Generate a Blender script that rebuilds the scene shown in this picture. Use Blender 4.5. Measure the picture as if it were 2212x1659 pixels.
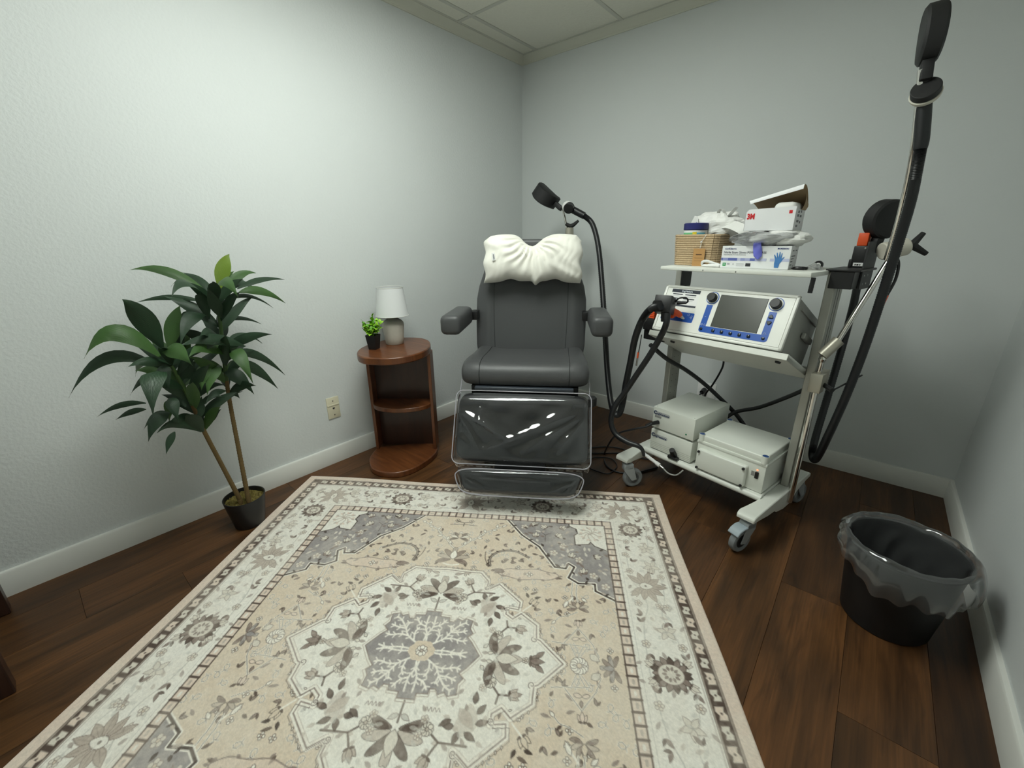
import bpy, bmesh, math, random
import numpy as np
from mathutils import Vector, Matrix, Euler

for o in list(bpy.data.objects):
    bpy.data.objects.remove(o)
scene = bpy.context.scene
COL = scene.collection
rad = math.radians
random.seed(7)
rng = np.random.default_rng(11)

# ------------------------------------------------------------------ camera
def camera_basis(yaw, pitch, roll):
    fw = Vector((math.sin(yaw) * math.cos(pitch), math.cos(yaw) * math.cos(pitch), -math.sin(pitch)))
    r = Vector((math.cos(yaw), -math.sin(yaw), 0)); u = r.cross(fw)
    c, s = math.cos(roll), math.sin(roll)
    return c * r + s * u, -s * r + c * u, fw
cam_data = bpy.data.cameras.new('camera'); cam = bpy.data.objects.new('camera', cam_data); COL.objects.link(cam)
_r, _u, _f = camera_basis(rad(-40.33), rad(18.88), rad(-0.5))
cam.matrix_world = Matrix(((_r.x, _u.x, -_f.x, 2.181), (_r.y, _u.y, -_f.y, -2.708), (_r.z, _u.z, -_f.z, 1.205), (0, 0, 0, 1)))
cam_data.sensor_fit = 'HORIZONTAL'; cam_data.sensor_width = 36.0
cam_data.lens = 908.1 / 2212 * 36.0
cam_data.clip_start = 0.02
scene.camera = cam

# ------------------------------------------------------------------ world, exposure, light
world = bpy.data.worlds.new('world'); scene.world = world; world.use_nodes = True
world.node_tree.nodes['Background'].inputs[0].default_value = (0.75, 0.85, 0.9, 1)
world.node_tree.nodes['Background'].inputs[1].default_value = 0.05
vs = scene.view_settings
vs.view_transform = 'Standard'; vs.look = 'None'; vs.gamma = 1.0; vs.use_curve_mapping = False
vs.exposure = 0.0
LIGHT_STRENGTH = 18.3
scene.cycles.max_bounces = 6; scene.cycles.diffuse_bounces = 3; scene.cycles.glossy_bounces = 3; scene.cycles.transmission_bounces = 3
scene.cycles.transparent_max_bounces = 6; scene.cycles.caustics_reflective = False; scene.cycles.caustics_refractive = False
LIGHT_COLOR = (0.94, 1.0, 0.93)
# the ceiling troffers that light the room (built with the ceiling): x0, y0 of the grid cell, cells along x, cells along y
TROFFERS = [(0.768, -2.477, 1, 2)]

# ------------------------------------------------------------------ materials
MATS = {}
def lin(c):
    return tuple((v / 12.92 if v <= 0.04045 else ((v + 0.055) / 1.055) ** 2.4) for v in c)
def hexc(r, g, b):
    return lin((r / 255, g / 255, b / 255))
def mat(name, col, rough=0.5, metal=0.0, bump=0.0, bscale=60.0, var=0.0, vscale=8.0, coat=0.0, spec=0.5, stretch=None, emit=0.0, sheen=0.0, trans=0.0, bdist=0.002):
    if name in MATS: return MATS[name]
    m = bpy.data.materials.new(name); m.use_nodes = True; nt = m.node_tree
    b = nt.nodes['Principled BSDF']
    b.inputs['Base Color'].default_value = (*col, 1); b.inputs['Roughness'].default_value = rough
    b.inputs['Metallic'].default_value = metal; b.inputs['Specular IOR Level'].default_value = spec
    b.inputs['Coat Weight'].default_value = coat; b.inputs['Coat Roughness'].default_value = 0.15
    b.inputs['Sheen Weight'].default_value = sheen
    if trans: b.inputs['Transmission Weight'].default_value = trans
    if emit:
        b.inputs['Emission Color'].default_value = (*col, 1); b.inputs['Emission Strength'].default_value = emit
    tc = nt.nodes.new('ShaderNodeTexCoord'); vec = tc.outputs['Object']
    if stretch:
        mp = nt.nodes.new('ShaderNodeMapping'); mp.inputs['Scale'].default_value = stretch
        nt.links.new(vec, mp.inputs['Vector']); vec = mp.outputs['Vector']
    # every surface carries a little tonal variation of its own
    n = nt.nodes.new('ShaderNodeTexNoise'); n.inputs['Scale'].default_value = vscale; n.inputs['Detail'].default_value = 4
    nt.links.new(vec, n.inputs['Vector'])
    mx = nt.nodes.new('ShaderNodeMix'); mx.data_type = 'RGBA'
    v = max(var, 0.02)
    mx.inputs['A'].default_value = (*[c * (1 - v) for c in col], 1); mx.inputs['B'].default_value = (*[min(1, c * (1 + v)) for c in col], 1)
    nt.links.new(n.outputs['Fac'], mx.inputs['Factor']); nt.links.new(mx.outputs['Result'], b.inputs['Base Color'])
    if bump:
        n2 = nt.nodes.new('ShaderNodeTexNoise'); n2.inputs['Scale'].default_value = bscale; n2.inputs['Detail'].default_value = 3
        nt.links.new(vec, n2.inputs['Vector'])
        bp = nt.nodes.new('ShaderNodeBump'); bp.inputs['Strength'].default_value = bump; bp.inputs['Distance'].default_value = bdist
        nt.links.new(n2.outputs['Fac'], bp.inputs['Height']); nt.links.new(bp.outputs['Normal'], b.inputs['Normal'])
    MATS[name] = m; return m

def plastic_film(name, tint, haze, rough, scatter=(1, 1, 1), gain=1.0):
    """thin clear plastic: see-through, with a sharp or milky sheen"""
    m = bpy.data.materials.new(name); m.use_nodes = True; nt = m.node_tree; nt.nodes.clear()
    out = nt.nodes.new('ShaderNodeOutputMaterial')
    tr = nt.nodes.new('ShaderNodeBsdfTransparent'); tr.inputs[0].default_value = (*tint, 1)
    gl = nt.nodes.new('ShaderNodeBsdfGlossy'); gl.inputs['Roughness'].default_value = rough
    df = nt.nodes.new('ShaderNodeBsdfDiffuse'); df.inputs[0].default_value = (*scatter, 1)
    tl = nt.nodes.new('ShaderNodeBsdfTranslucent'); tl.inputs[0].default_value = (*scatter, 1)
    half = nt.nodes.new('ShaderNodeMixShader'); half.inputs[0].default_value = 0.5
    nt.links.new(df.outputs[0], half.inputs[1]); nt.links.new(tl.outputs[0], half.inputs[2])
    m1 = nt.nodes.new('ShaderNodeMixShader'); m1.inputs[0].default_value = haze
    nt.links.new(tr.outputs[0], m1.inputs[1]); nt.links.new(half.outputs[0], m1.inputs[2])
    fr = nt.nodes.new('ShaderNodeFresnel'); fr.inputs[0].default_value = 1.45
    mu = nt.nodes.new('ShaderNodeMath'); mu.operation = 'MULTIPLY'; mu.inputs[1].default_value = gain; mu.use_clamp = True
    nt.links.new(fr.outputs[0], mu.inputs[0])
    m2 = nt.nodes.new('ShaderNodeMixShader'); nt.links.new(mu.outputs[0], m2.inputs[0])
    nt.links.new(m1.outputs[0], m2.inputs[1]); nt.links.new(gl.outputs[0], m2.inputs[2])
    tc = nt.nodes.new('ShaderNodeTexCoord'); n = nt.nodes.new('ShaderNodeTexNoise'); n.inputs['Scale'].default_value = 9; n.inputs['Detail'].default_value = 2
    nt.links.new(tc.outputs['Object'], n.inputs['Vector'])
    bp = nt.nodes.new('ShaderNodeBump'); bp.inputs['Strength'].default_value = 0.08; bp.inputs['Distance'].default_value = 0.02
    nt.links.new(n.outputs['Fac'], bp.inputs['Height']); nt.links.new(bp.outputs[0], gl.inputs['Normal'])
    nt.links.new(m2.outputs[0], out.inputs[0])
    return m

# ------------------------------------------------------------------ mesh helpers
class MB:
    """collects geometry for ONE mesh object"""
    def __init__(s): s.v = []; s.f = []
    def add(s, vs, fs, M=None):
        o = len(s.v)
        if M is not None: vs = [tuple(M @ Vector(p)) for p in vs]
        s.v += [tuple(p) for p in vs]; s.f += [tuple(i + o for i in f) for f in fs]; return s
    def box(s, x0, x1, y0, y1, z0, z1, M=None):
        return s.add([(x0, y0, z0), (x1, y0, z0), (x1, y1, z0), (x0, y1, z0), (x0, y0, z1), (x1, y0, z1), (x1, y1, z1), (x0, y1, z1)],
                     [(3, 2, 1, 0), (4, 5, 6, 7), (0, 1, 5, 4), (1, 2, 6, 5), (2, 3, 7, 6), (3, 0, 4, 7)], M)
    def prism(s, poly, z0, z1, M=None):
        n = len(poly)
        vs = [(x, y, z0) for x, y in poly] + [(x, y, z1) for x, y in poly]
        fs = [tuple(range(n - 1, -1, -1)), tuple(range(n, 2 * n))] + [(i, (i + 1) % n, n + (i + 1) % n, n + i) for i in range(n)]
        return s.add(vs, fs, M)
    def cyl(s, p0, p1, r0, r1=None, n=16, cap=True):
        r1 = r0 if r1 is None else r1
        return s.tube([p0, p1], [r0, r1], n, smooth=0, cap=cap)
    def tube(s, pts, r, n=10, smooth=6, cap=True, corr=0.0, closed=False):
        pts = [Vector(p) for p in pts]
        if smooth:
            pts = catmull(pts, smooth, closed)
        m = len(pts)
        if not hasattr(r, '__len__'): r = [r] * m
        elif len(r) != m:
            xs = np.linspace(0, 1, len(r)); r = list(np.interp(np.linspace(0, 1, m), xs, r))
        if corr: r = [q * (1 + (corr if i % 2 else -corr)) for i, q in enumerate(r)]
        t0 = (pts[1] - pts[0]).normalized()
        a = Vector((0, 0, 1)) if abs(t0.z) < 0.9 else Vector((1, 0, 0))
        nrm = (a - t0 * a.dot(t0)).normalized()
        rings = []
        for i, p in enumerate(pts):
            if closed: t = (pts[(i + 1) % m] - pts[i - 1])
            else: t = pts[min(i + 1, m - 1)] - pts[max(i - 1, 0)]
            t.normalize(); nrm = (nrm - t * nrm.dot(t)).normalized(); bn = t.cross(nrm)
            rings.append([p + (nrm * math.cos(2 * math.pi * k / n) + bn * math.sin(2 * math.pi * k / n)) * r[i] for k in range(n)])
        vs = [q for rg in rings for q in rg]; fs = []
        for i in range(m if closed else m - 1):
            j = (i + 1) % m
            for k in range(n): fs.append((i * n + k, i * n + (k + 1) % n, j * n + (k + 1) % n, j * n + k))
        if cap and not closed: fs += [tuple(range(n - 1, -1, -1)), tuple(range((m - 1) * n, m * n))]
        return s.add(vs, fs)
    def lathe(s, prof, n=32, M=None, ax=1.0, ay=1.0):
        vs = []; fs = []
        for r, z in prof:
            for k in range(n):
                a = 2 * math.pi * k / n; vs.append((r * math.cos(a) * ax, r * math.sin(a) * ay, z))
        for i in range(len(prof) - 1):
            for k in range(n): fs.append((i * n + k, i * n + (k + 1) % n, (i + 1) * n + (k + 1) % n, (i + 1) * n + k))
        if prof[0][0] > 1e-6: fs.append(tuple(range(n - 1, -1, -1)))
        if prof[-1][0] > 1e-6: fs.append(tuple(range((len(prof) - 1) * n, len(prof) * n)))
        return s.add(vs, fs, M)
    def grid(s, fn, nu, nv, M=None, wrap=False):
        vs = [fn(i / nu, j / nv) for i in range(nu + 1) for j in range(nv + 1)]
        fs = [(i * (nv + 1) + j, (i + 1) * (nv + 1) + j, (i + 1) * (nv + 1) + j + 1, i * (nv + 1) + j + 1) for i in range(nu) for j in range(nv)]
        return s.add(vs, fs, M)
    def loft(s, section, w, p=6.0, n=20, M=None, shrink=1.0):
        """cushion: a closed y-z section carried along x, closing at the sides like a superellipse"""
        cy = sum(q[0] for q in section) / len(section); cz = sum(q[1] for q in section) / len(section)
        m = len(section); vs = []; fs = []
        for i in range(n + 1):
            t = math.sin((i / n - 0.5) * math.pi)
            t = math.copysign(1 - (1 - abs(t)) ** 1.0, t)
            k = max(0.0, 1 - abs(t) ** p) ** (1 / p)
            k = 1 - shrink * (1 - k)
            for y, z in section:
                yy = cy + (y - cy) * k; zz = cz + (z - cz) * k
                vs.append((t * w(yy, zz), yy, zz))
        for i in range(n):
            for k in range(m): fs.append((i * m + k, i * m + (k + 1) % m, (i + 1) * m + (k + 1) % m, (i + 1) * m + k))
        fs += [tuple(range(m)), tuple(range((n + 1) * m - 1, n * m - 1, -1))]
        return s.add(vs, fs, M)
    def rbox(s, x0, x1, y0, y1, z0, z1, r, seg=3, M=None):
        bm = bmesh.new(); bmesh.ops.create_cube(bm, size=1)
        for v in bm.verts:
            v.co = Vector((x0 + (v.co.x + .5) * (x1 - x0), y0 + (v.co.y + .5) * (y1 - y0), z0 + (v.co.z + .5) * (z1 - z0)))
        bmesh.ops.bevel(bm, geom=bm.edges[:] , offset=r, segments=seg, affect='EDGES', profile=0.5)
        bm.verts.index_update()
        s.add([v.co[:] for v in bm.verts], [[v.index for v in f.verts] for f in bm.faces], M); bm.free(); return s

def catmull(pts, k, closed=False):
    n = len(pts); out = []
    rngi = range(n) if closed else range(n - 1)
    for i in rngi:
        if closed: p0, p1, p2, p3 = pts[i - 1], pts[i], pts[(i + 1) % n], pts[(i + 2) % n]
        else: p0, p1, p2, p3 = pts[max(i - 1, 0)], pts[i], pts[i + 1], pts[min(i + 2, n - 1)]
        for j in range(k):
            t = j / k
            out.append(0.5 * ((2 * p1) + (p2 - p0) * t + (2 * p0 - 5 * p1 + 4 * p2 - p3) * t * t + (3 * p1 - p0 - 3 * p2 + p3) * t ** 3))
    if not closed: out.append(pts[-1].copy())
    return out

def mesh_of(name, mb, material, smooth=35):
    me = bpy.data.meshes.new(name); me.from_pydata(mb.v, [], mb.f)
    bm = bmesh.new(); bm.from_mesh(me); bmesh.ops.recalc_face_normals(bm, faces=bm.faces[:]); bm.to_mesh(me); bm.free()
    if smooth:
        me.polygons.foreach_set('use_smooth', [True] * len(me.polygons)); me.set_sharp_from_angle(angle=rad(smooth))
    me.materials.append(material); me.update(); return me
def obj(name, mb, material, parent=None, smooth=35, bevel=0.0, label=None, sub=0):
    o = bpy.data.objects.new(name, mesh_of(name, mb, material, smooth)); COL.objects.link(o)
    if parent is not None: o.parent = parent
    if bevel:
        b = o.modifiers.new('bevel', 'BEVEL'); b.width = bevel; b.segments = 2; b.limit_method = 'ANGLE'; b.angle_limit = rad(40)
    if sub:
        q = o.modifiers.new('sub', 'SUBSURF'); q.levels = sub; q.render_levels = sub
    if label: o['label'] = label
    return o
def tag(o, label, cat, group=None):
    o['label'] = label; o['category'] = cat
    if group: o['group'] = group
    return o
def thing(name, label, cat, loc=(0, 0, 0), rot=(0, 0, 0), group=None):
    o = bpy.data.objects.new(name, None); COL.objects.link(o); o.empty_display_size = 0.05
    o.location = loc; o.rotation_euler = rot
    return tag(o, label, cat, group)
def struct(o): o['kind'] = 'structure'; return o
def share(src, name, parent, M=None):
    o = bpy.data.objects.new(name, src.data); COL.objects.link(o); o.parent = parent
    for md in src.modifiers:
        if md.type == 'BEVEL':
            b = o.modifiers.new('bevel', 'BEVEL'); b.width = md.width; b.segments = md.segments; b.limit_method = 'ANGLE'; b.angle_limit = md.angle_limit
    if M is not None: o.matrix_local = M
    return o
def text(name, s, size, M, material, parent, depth=0.0004, align='LEFT', bold=0.0, sx=1.0):
    cu = bpy.data.curves.new(name, 'FONT'); cu.body = s; cu.size = size; cu.extrude = depth; cu.align_x = align; cu.align_y = 'CENTER'; cu.offset = bold
    cu.resolution_u = 2
    t = bpy.data.objects.new(name, cu); COL.objects.link(t)
    dg = bpy.context.evaluated_depsgraph_get(); me = bpy.data.meshes.new_from_object(t.evaluated_get(dg))
    bpy.data.objects.remove(t)
    me.name = name; me.materials.clear(); me.materials.append(material)
    o = bpy.data.objects.new(name, me); COL.objects.link(o); o.parent = parent
    o.matrix_local = M @ Matrix.Scale(sx, 4, Vector((1, 0, 0)))
    return o
def T(x, y, z): return Matrix.Translation((x, y, z))
FRONT = Matrix.Rotation(rad(90), 4, 'X')      # text lying in x-y stood up to face -y
SIDE = Matrix.Rotation(rad(90), 4, 'Z') @ Matrix.Rotation(rad(90), 4, 'X')   # faces +x

# ------------------------------------------------------------------ measured paths (metres)
CABLE_RIGHT = [(2.201, -0.857, 1.467), (2.205, -0.853, 1.416), (2.212, -0.83, 1.315), (2.211, -0.802, 1.193), (2.206, -0.776, 1.013), (2.198, -0.755, 0.829), (2.183, -0.74, 0.643), (2.16, -0.72, 0.453), (2.14, -0.672, 0.321), (2.123, -0.612, 0.301), (2.116, -0.565, 0.359), (2.121, -0.485, 0.555), (2.126, -0.412, 0.772), (2.127, -0.383, 0.928), (2.122, -0.364, 1.043)]
CABLE_CHAIR = [(0.764, -0.357, 1.34), (0.824, -0.356, 1.289), (0.889, -0.387, 1.159), (0.968, -0.459, 0.943), (1.054, -0.552, 0.696), (1.129, -0.641, 0.509), (1.203, -0.724, 0.371), (1.259, -0.779, 0.327), (1.294, -0.797, 0.343), (1.316, -0.816, 0.414), (1.33, -0.827, 0.52), (1.345, -0.828, 0.643), (1.364, -0.842, 0.763), (1.401, -0.864, 0.858), (1.463, -0.922, 0.921), (1.512, -0.949, 0.937)]
CABLE_HOSE = [(1.535, -0.928, 0.909), (1.536, -0.934, 0.863), (1.51, -0.907, 0.805), (1.468, -0.9, 0.713), (1.412, -0.9, 0.603), (1.367, -0.911, 0.51), (1.331, -0.934, 0.434), (1.323, -0.947, 0.358), (1.357, -0.956, 0.303), (1.424, -0.964, 0.283), (1.477, -0.962, 0.279), (1.501, -0.962, 0.265), (1.51, -0.96, 0.236)]
CABLE_DIAG = [(1.414, -0.775, 0.724), (1.467, -0.683, 0.644), (1.529, -0.577, 0.575), (1.605, -0.494, 0.495), (1.692, -0.433, 0.403), (1.762, -0.405, 0.333), (1.819, -0.399, 0.268)]
CABLE_BACK = [(2.043, -0.48, 0.562), (1.971, -0.46, 0.495), (1.862, -0.426, 0.405), (1.763, -0.423, 0.353), (1.713, -0.46, 0.304)]
CORD_PLUG1 = [(1.643, -0.327, 0.61), (1.643, -0.327, 0.546), (1.608, -0.32, 0.444), (1.568, -0.276, 0.368), (1.576, -0.339, 0.338), (1.583, -0.424, 0.319)]
CORD_FLOOR1 = [(1.506, -0.893, 0.378), (1.484, -0.906, 0.36), (1.421, -0.917, 0.331), (1.35, -0.914, 0.286), (1.308, -0.908, 0.224), (1.16, -0.665, 0.006), (1.215, -0.761, 0.006), (1.269, -0.803, 0.006), (1.33, -0.803, 0.006), (1.394, -0.757, 0.006), (1.464, -0.624, 0.006)]
CORD_FLOOR2 = [(1.048, -0.666, 0.006), (1.126, -0.579, 0.006), (1.216, -0.544, 0.006), (1.303, -0.585, 0.006), (1.433, -0.549, 0.006)]
CORD_FLOOR3 = [(1.152, -0.867, 0.006), (1.226, -0.87, 0.006), (1.286, -0.852, 0.006), (1.288, -0.768, 0.006), (1.262, -0.723, 0.006), (1.212, -0.695, 0.006), (1.149, -0.733, 0.006), (1.102, -0.799, 0.006)]
CORD_FLOOR4 = [(1.064, -0.736, 0.006), (1.166, -0.653, 0.006), (1.282, -0.558, 0.006), (1.412, -0.496, 0.006)]
ARM_BALL = [(2.085, -0.767, 0.768)]
ARM_HANDLE = [(2.081, -0.765, 0.78), (2.119, -0.741, 0.84)]
ARM_ROD = [(2.115, -0.745, 0.832), (2.204, -0.639, 1.137)]
ARM_JOINT = [(2.175, -0.655, 1.156), (2.238, -0.609, 1.172)]
ARM_WING = [(2.242, -0.608, 1.175), (2.256, -0.586, 1.204), (2.283, -0.595, 1.148)]
UP_ROD = [(2.193, -0.693, 1.131), (2.196, -0.752, 1.272), (2.187, -0.834, 1.445), (2.157, -0.878, 1.653)]
TOPCOIL = [(2.179, -0.828, 1.816), (2.117, -0.823, 1.819), (2.151, -0.864, 1.663), (2.196, -0.88, 1.665), (2.167, -0.865, 1.632), (2.179, -0.861, 1.602), (2.205, -0.854, 1.477), (2.192, -0.85, 1.556)]
COIL2 = [(2.124, -0.338, 1.28), (2.174, -0.292, 1.35), (2.13, -0.349, 1.182), (2.187, -0.353, 1.191)]
CHAIRCOIL = [(0.455, -0.443, 1.485), (0.472, -0.404, 1.539), (0.615, -0.387, 1.432), (0.595, -0.43, 1.373), (0.651, -0.389, 1.404), (0.69, -0.381, 1.379), (0.782, -0.352, 1.317), (0.719, -0.374, 1.357)]
CHAIRROD = [(0.617, -0.373, 1.396), (0.664, -0.369, 1.253)]
LEAVES = [('A', (0.26, -2.176, 1.037), (0.24, -2.111, 1.163), 0.075, 0.02), ('A', (0.24, -2.214, 1.026), (0.14, -2.407, 1.115), 0.05, 0.04), ('A', (0.28, -2.237, 1.024), (0.42, -2.362, 1.035), 0.05, 0.05), ('A', (0.26, -2.154, 1.029), (0.22, -2.023, 1.085), 0.05, 0.03), ('A', (0.25, -2.113, 1.031), (0.18, -1.899, 1.048), 0.035, 0.02), ('A', (0.26, -2.112, 1.018), (0.24, -1.937, 0.954), 0.05, 0.03), ('A', (0.24, -2.162, 0.987), (0.14, -1.951, 0.924), 0.025, 0.04), ('A', (0.23, -2.175, 0.91), (0.14, -2.014, 0.862), 0.025, 0.02), ('A', (0.24, -2.232, 0.994), (0.1, -2.413, 0.996), 0.03, 0.02), ('A', (0.28, -2.193, 1.04), (0.46, -2.178, 1.016), 0.065, 0.05), ('A', (0.26, -2.237, 0.943), (0.36, -2.361, 0.863), 0.075, 0.05), ('A', (0.32, -2.152, 0.817), (0.38, -2.371, 0.865), 0.06, 0.03), ('A', (0.28, -2.203, 0.784), (0.4, -2.352, 0.829), 0.075, 0.04), ('A', (0.26, -2.196, 0.816), (0.2, -2.074, 0.831), 0.05, 0.02), ('A', (0.26, -2.194, 0.794), (0.18, -2.04, 0.786), 0.035, 0.05), ('A', (0.27, -2.2, 0.782), (0.24, -1.993, 0.639), 0.05, 0.05), ('A', (0.3, -2.199, 0.801), (0.42, -2.18, 0.685), 0.075, 0.05), ('A', (0.27, -2.181, 0.748), (0.26, -2.04, 0.591), 0.06, 0.03), ('A', (0.28, -2.229, 0.717), (0.34, -2.161, 0.619), 0.075, 0.03), ('A', (0.28, -2.235, 0.748), (0.34, -2.318, 0.658), 0.065, 0.03), ('A', (0.28, -2.279, 0.765), (0.33, -2.328, 0.68), 0.07, 0.02), ('A', (0.24, -2.21, 0.749), (0.14, -2.092, 0.778), 0.06, 0.02), ('A', (0.27, -2.235, 0.641), (0.32, -2.326, 0.62), 0.04, 0.02), ('A', (0.26, -2.221, 0.627), (0.28, -2.198, 0.598), 0.03, 0.01), ('A', (0.22, -2.226, 1.053), (0.1, -2.29, 1.047), 0.04, 0.03), ('A', (0.25, -2.231, 0.927), (0.3, -2.258, 1.028), 0.06, 0.03), ('A', (0.28, -2.197, 0.932), (0.33, -2.233, 1.053), 0.06, 0.0), ('A', (0.24, -2.205, 0.894), (0.2, -2.125, 0.986), 0.06, 0.0), ('A', (0.24, -2.223, 0.84), (0.16, -2.143, 0.897), 0.06, 0.0), ('A', (0.24, -2.273, 0.939), (0.18, -2.323, 0.821), 0.06, 0.05), ('A', (0.24, -2.21, 0.719), (0.15, -2.097, 0.692), 0.05, 0.02), ('A', (0.24, -2.272, 0.749), (0.18, -2.316, 0.718), 0.05, 0.02), ('A', (0.24, -2.163, 1.014), (0.12, -1.993, 0.997), 0.06, 0.05), ('B', (0.3, -2.401, 0.855), (0.34, -2.473, 1.035), 0.1, 0.03), ('B', (0.29, -2.381, 0.843), (0.27, -2.313, 0.99), 0.075, 0.02), ('B', (0.32, -2.416, 0.829), (0.3, -2.601, 0.859), 0.085, 0.09), ('B', (0.3, -2.426, 0.789), (0.24, -2.663, 0.729), 0.06, 0.09), ('B', (0.34, -2.41, 0.85), (0.5, -2.369, 0.819), 0.08, 0.03), ('B', (0.36, -2.434, 0.782), (0.5, -2.505, 0.677), 0.1, 0.06), ('B', (0.28, -2.415, 0.749), (0.16, -2.508, 0.675), 0.04, 0.03), ('B', (0.26, -2.483, 0.66), (0.16, -2.613, 0.621), 0.03, 0.02), ('B', (0.26, -2.488, 0.638), (0.18, -2.57, 0.601), 0.03, 0.01), ('B', (0.27, -2.433, 0.612), (0.22, -2.508, 0.552), 0.03, 0.02), ('B', (0.3, -2.432, 0.62), (0.36, -2.521, 0.55), 0.07, 0.03), ('B', (0.29, -2.353, 0.508), (0.34, -2.489, 0.567), 0.05, 0.04), ('B', (0.33, -2.438, 0.552), (0.36, -2.485, 0.486), 0.035, 0.01), ('B', (0.3, -2.35, 0.51), (0.35, -2.401, 0.605), 0.07, 0.02), ('B', (0.27, -2.339, 0.52), (0.24, -2.261, 0.56), 0.05, 0.01), ('B', (0.32, -2.424, 0.678), (0.38, -2.428, 0.601), 0.06, 0.02), ('B', (0.26, -2.413, 0.646), (0.24, -2.433, 0.56), 0.05, 0.02), ('B', (0.28, -2.353, 0.633), (0.25, -2.231, 0.658), 0.05, 0.03), ('B', (0.33, -2.424, 0.8), (0.38, -2.429, 0.713), 0.06, 0.02), ('B', (0.28, -2.344, 0.593), (0.3, -2.254, 0.623), 0.03, 0.03), ('B', (0.26, -2.381, 0.791), (0.14, -2.4, 0.858), 0.06, 0.02), ('B', (0.27, -2.378, 0.765), (0.22, -2.336, 0.905), 0.07, 0.0), ('B', (0.27, -2.363, 0.733), (0.22, -2.295, 0.892), 0.06, 0.02), ('B', (0.3, -2.383, 0.772), (0.28, -2.401, 0.859), 0.07, 0.01), ('B', (0.28, -2.371, 0.709), (0.3, -2.315, 0.784), 0.07, 0.02), ('B', (0.26, -2.377, 0.685), (0.16, -2.304, 0.696), 0.06, 0.02), ('B', (0.22, -2.446, 0.792), (0.1, -2.471, 0.726), 0.05, 0.03), ('B', (0.28, -2.408, 0.685), (0.2, -2.403, 0.729), 0.06, 0.02), ('B', (0.28, -2.379, 0.619), (0.22, -2.401, 0.662), 0.05, 0.02), ('B', (0.29, -2.354, 0.562), (0.28, -2.322, 0.645), 0.05, 0.0)]
TRUNK_A = [(0.27, -2.251, 0.147), (0.265, -2.24, 0.393), (0.26, -2.228, 0.629), (0.26, -2.207, 0.84), (0.26, -2.19, 0.998)]
TRUNK_B = [(0.245, -2.276, 0.14), (0.255, -2.311, 0.335), (0.27, -2.342, 0.506), (0.285, -2.362, 0.651), (0.3, -2.39, 0.787)]

# ------------------------------------------------------------------ the room
RX, RY, RH = 2.661, -3.75, 2.392
wall_paint = mat('wall_paint', hexc(219, 223, 222), rough=0.62, bump=0.6, bscale=85, bdist=0.003, var=0.012, vscale=3, spec=0.3)
trim_paint = mat('trim_paint', hexc(226, 226, 220), rough=0.4, var=0.015)
crown_paint = mat('crown_paint', hexc(214, 214, 200), rough=0.5, var=0.015)
tile_mat = mat('ceiling_tile_mineral', hexc(232, 231, 218), rough=0.9, bump=1.0, bscale=55, var=0.05, vscale=90, spec=0.2)
tee_mat = mat('ceiling_tee_metal', hexc(205, 205, 194), rough=0.5)
void_mat = mat('plenum_dark', (0.02, 0.02, 0.02), rough=0.9)

wall_smooth = mat('wall_paint_fine', hexc(219, 223, 222), rough=0.62, bump=0.35, bscale=95, bdist=0.0012, var=0.012, vscale=3, spec=0.3)
def wall(name, x0, x1, y0, y1):
    return struct(obj(name, MB().box(x0, x1, y0, y1, -0.02, RH + 0.06), wall_paint if name == 'wall_left' else wall_smooth, smooth=0))
wall('wall_left', -0.1, 0, RY - 0.1, 0.1)
wall('wall_back', 0, RX, 0, 0.1)
wall('wall_right', RX, RX + 0.1, RY - 0.1, 0.1)
wall('wall_front', 0, RX, RY - 0.1, RY)

BH, BT = 0.098, 0.016
def profile_run(mb, prof, axis, a0, a1, off, sgn, zup=0):
    # prof: list of (distance from wall, z); run along axis
    n = len(prof)
    vs = []
    for a in (a0, a1):
        for d, z in prof:
            if axis == 'y': vs.append((off + sgn * d, a, z))
            else: vs.append((a, off + sgn * d, z))
    mb.add(vs, [tuple(range(n)), tuple(range(2 * n - 1, n - 1, -1))] + [(i, (i + 1) % n, n + (i + 1) % n, n + i) for i in range(n)])
    return mb
bprof = [(0, 0), (BT, 0), (BT, BH - 0.007), (BT - 0.004, BH - 0.001), (BT - 0.008, BH), (0, BH)]
struct(obj('baseboard_left', profile_run(MB(), bprof, 'y', RY, -BT, 0, 1), trim_paint))
struct(obj('baseboard_back', profile_run(MB(), bprof, 'x', 0, RX, 0, -1), trim_paint))
struct(obj('baseboard_right', profile_run(MB(), bprof, 'y', RY, -BT, RX, -1), trim_paint))
struct(obj('baseboard_front', profile_run(MB(), bprof, 'x', BT, RX - BT, RY, 1), trim_paint))
CZ, CD = 2.348, 0.045
cprof = [(0, CZ), (0.006, CZ), (0.008, CZ + 0.008), (0.014, CZ + 0.012), (0.018, CZ + 0.016), (0.034, CZ + 0.034), (0.039, CZ + 0.036), (CD, CZ + 0.040), (CD, RH + 0.02), (0, RH + 0.02)]
struct(obj('trim_1', profile_run(MB(), cprof, 'y', RY, 0, 0, 1), crown_paint))
struct(obj('trim_2', profile_run(MB(), cprof, 'x', 0, RX, 0, -1), crown_paint))
struct(obj('trim_3', profile_run(MB(), cprof, 'y', RY, 0, RX, -1), crown_paint))
struct(obj('trim_4', profile_run(MB(), cprof, 'x', 0, RX, RY, 1), crown_paint))

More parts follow.
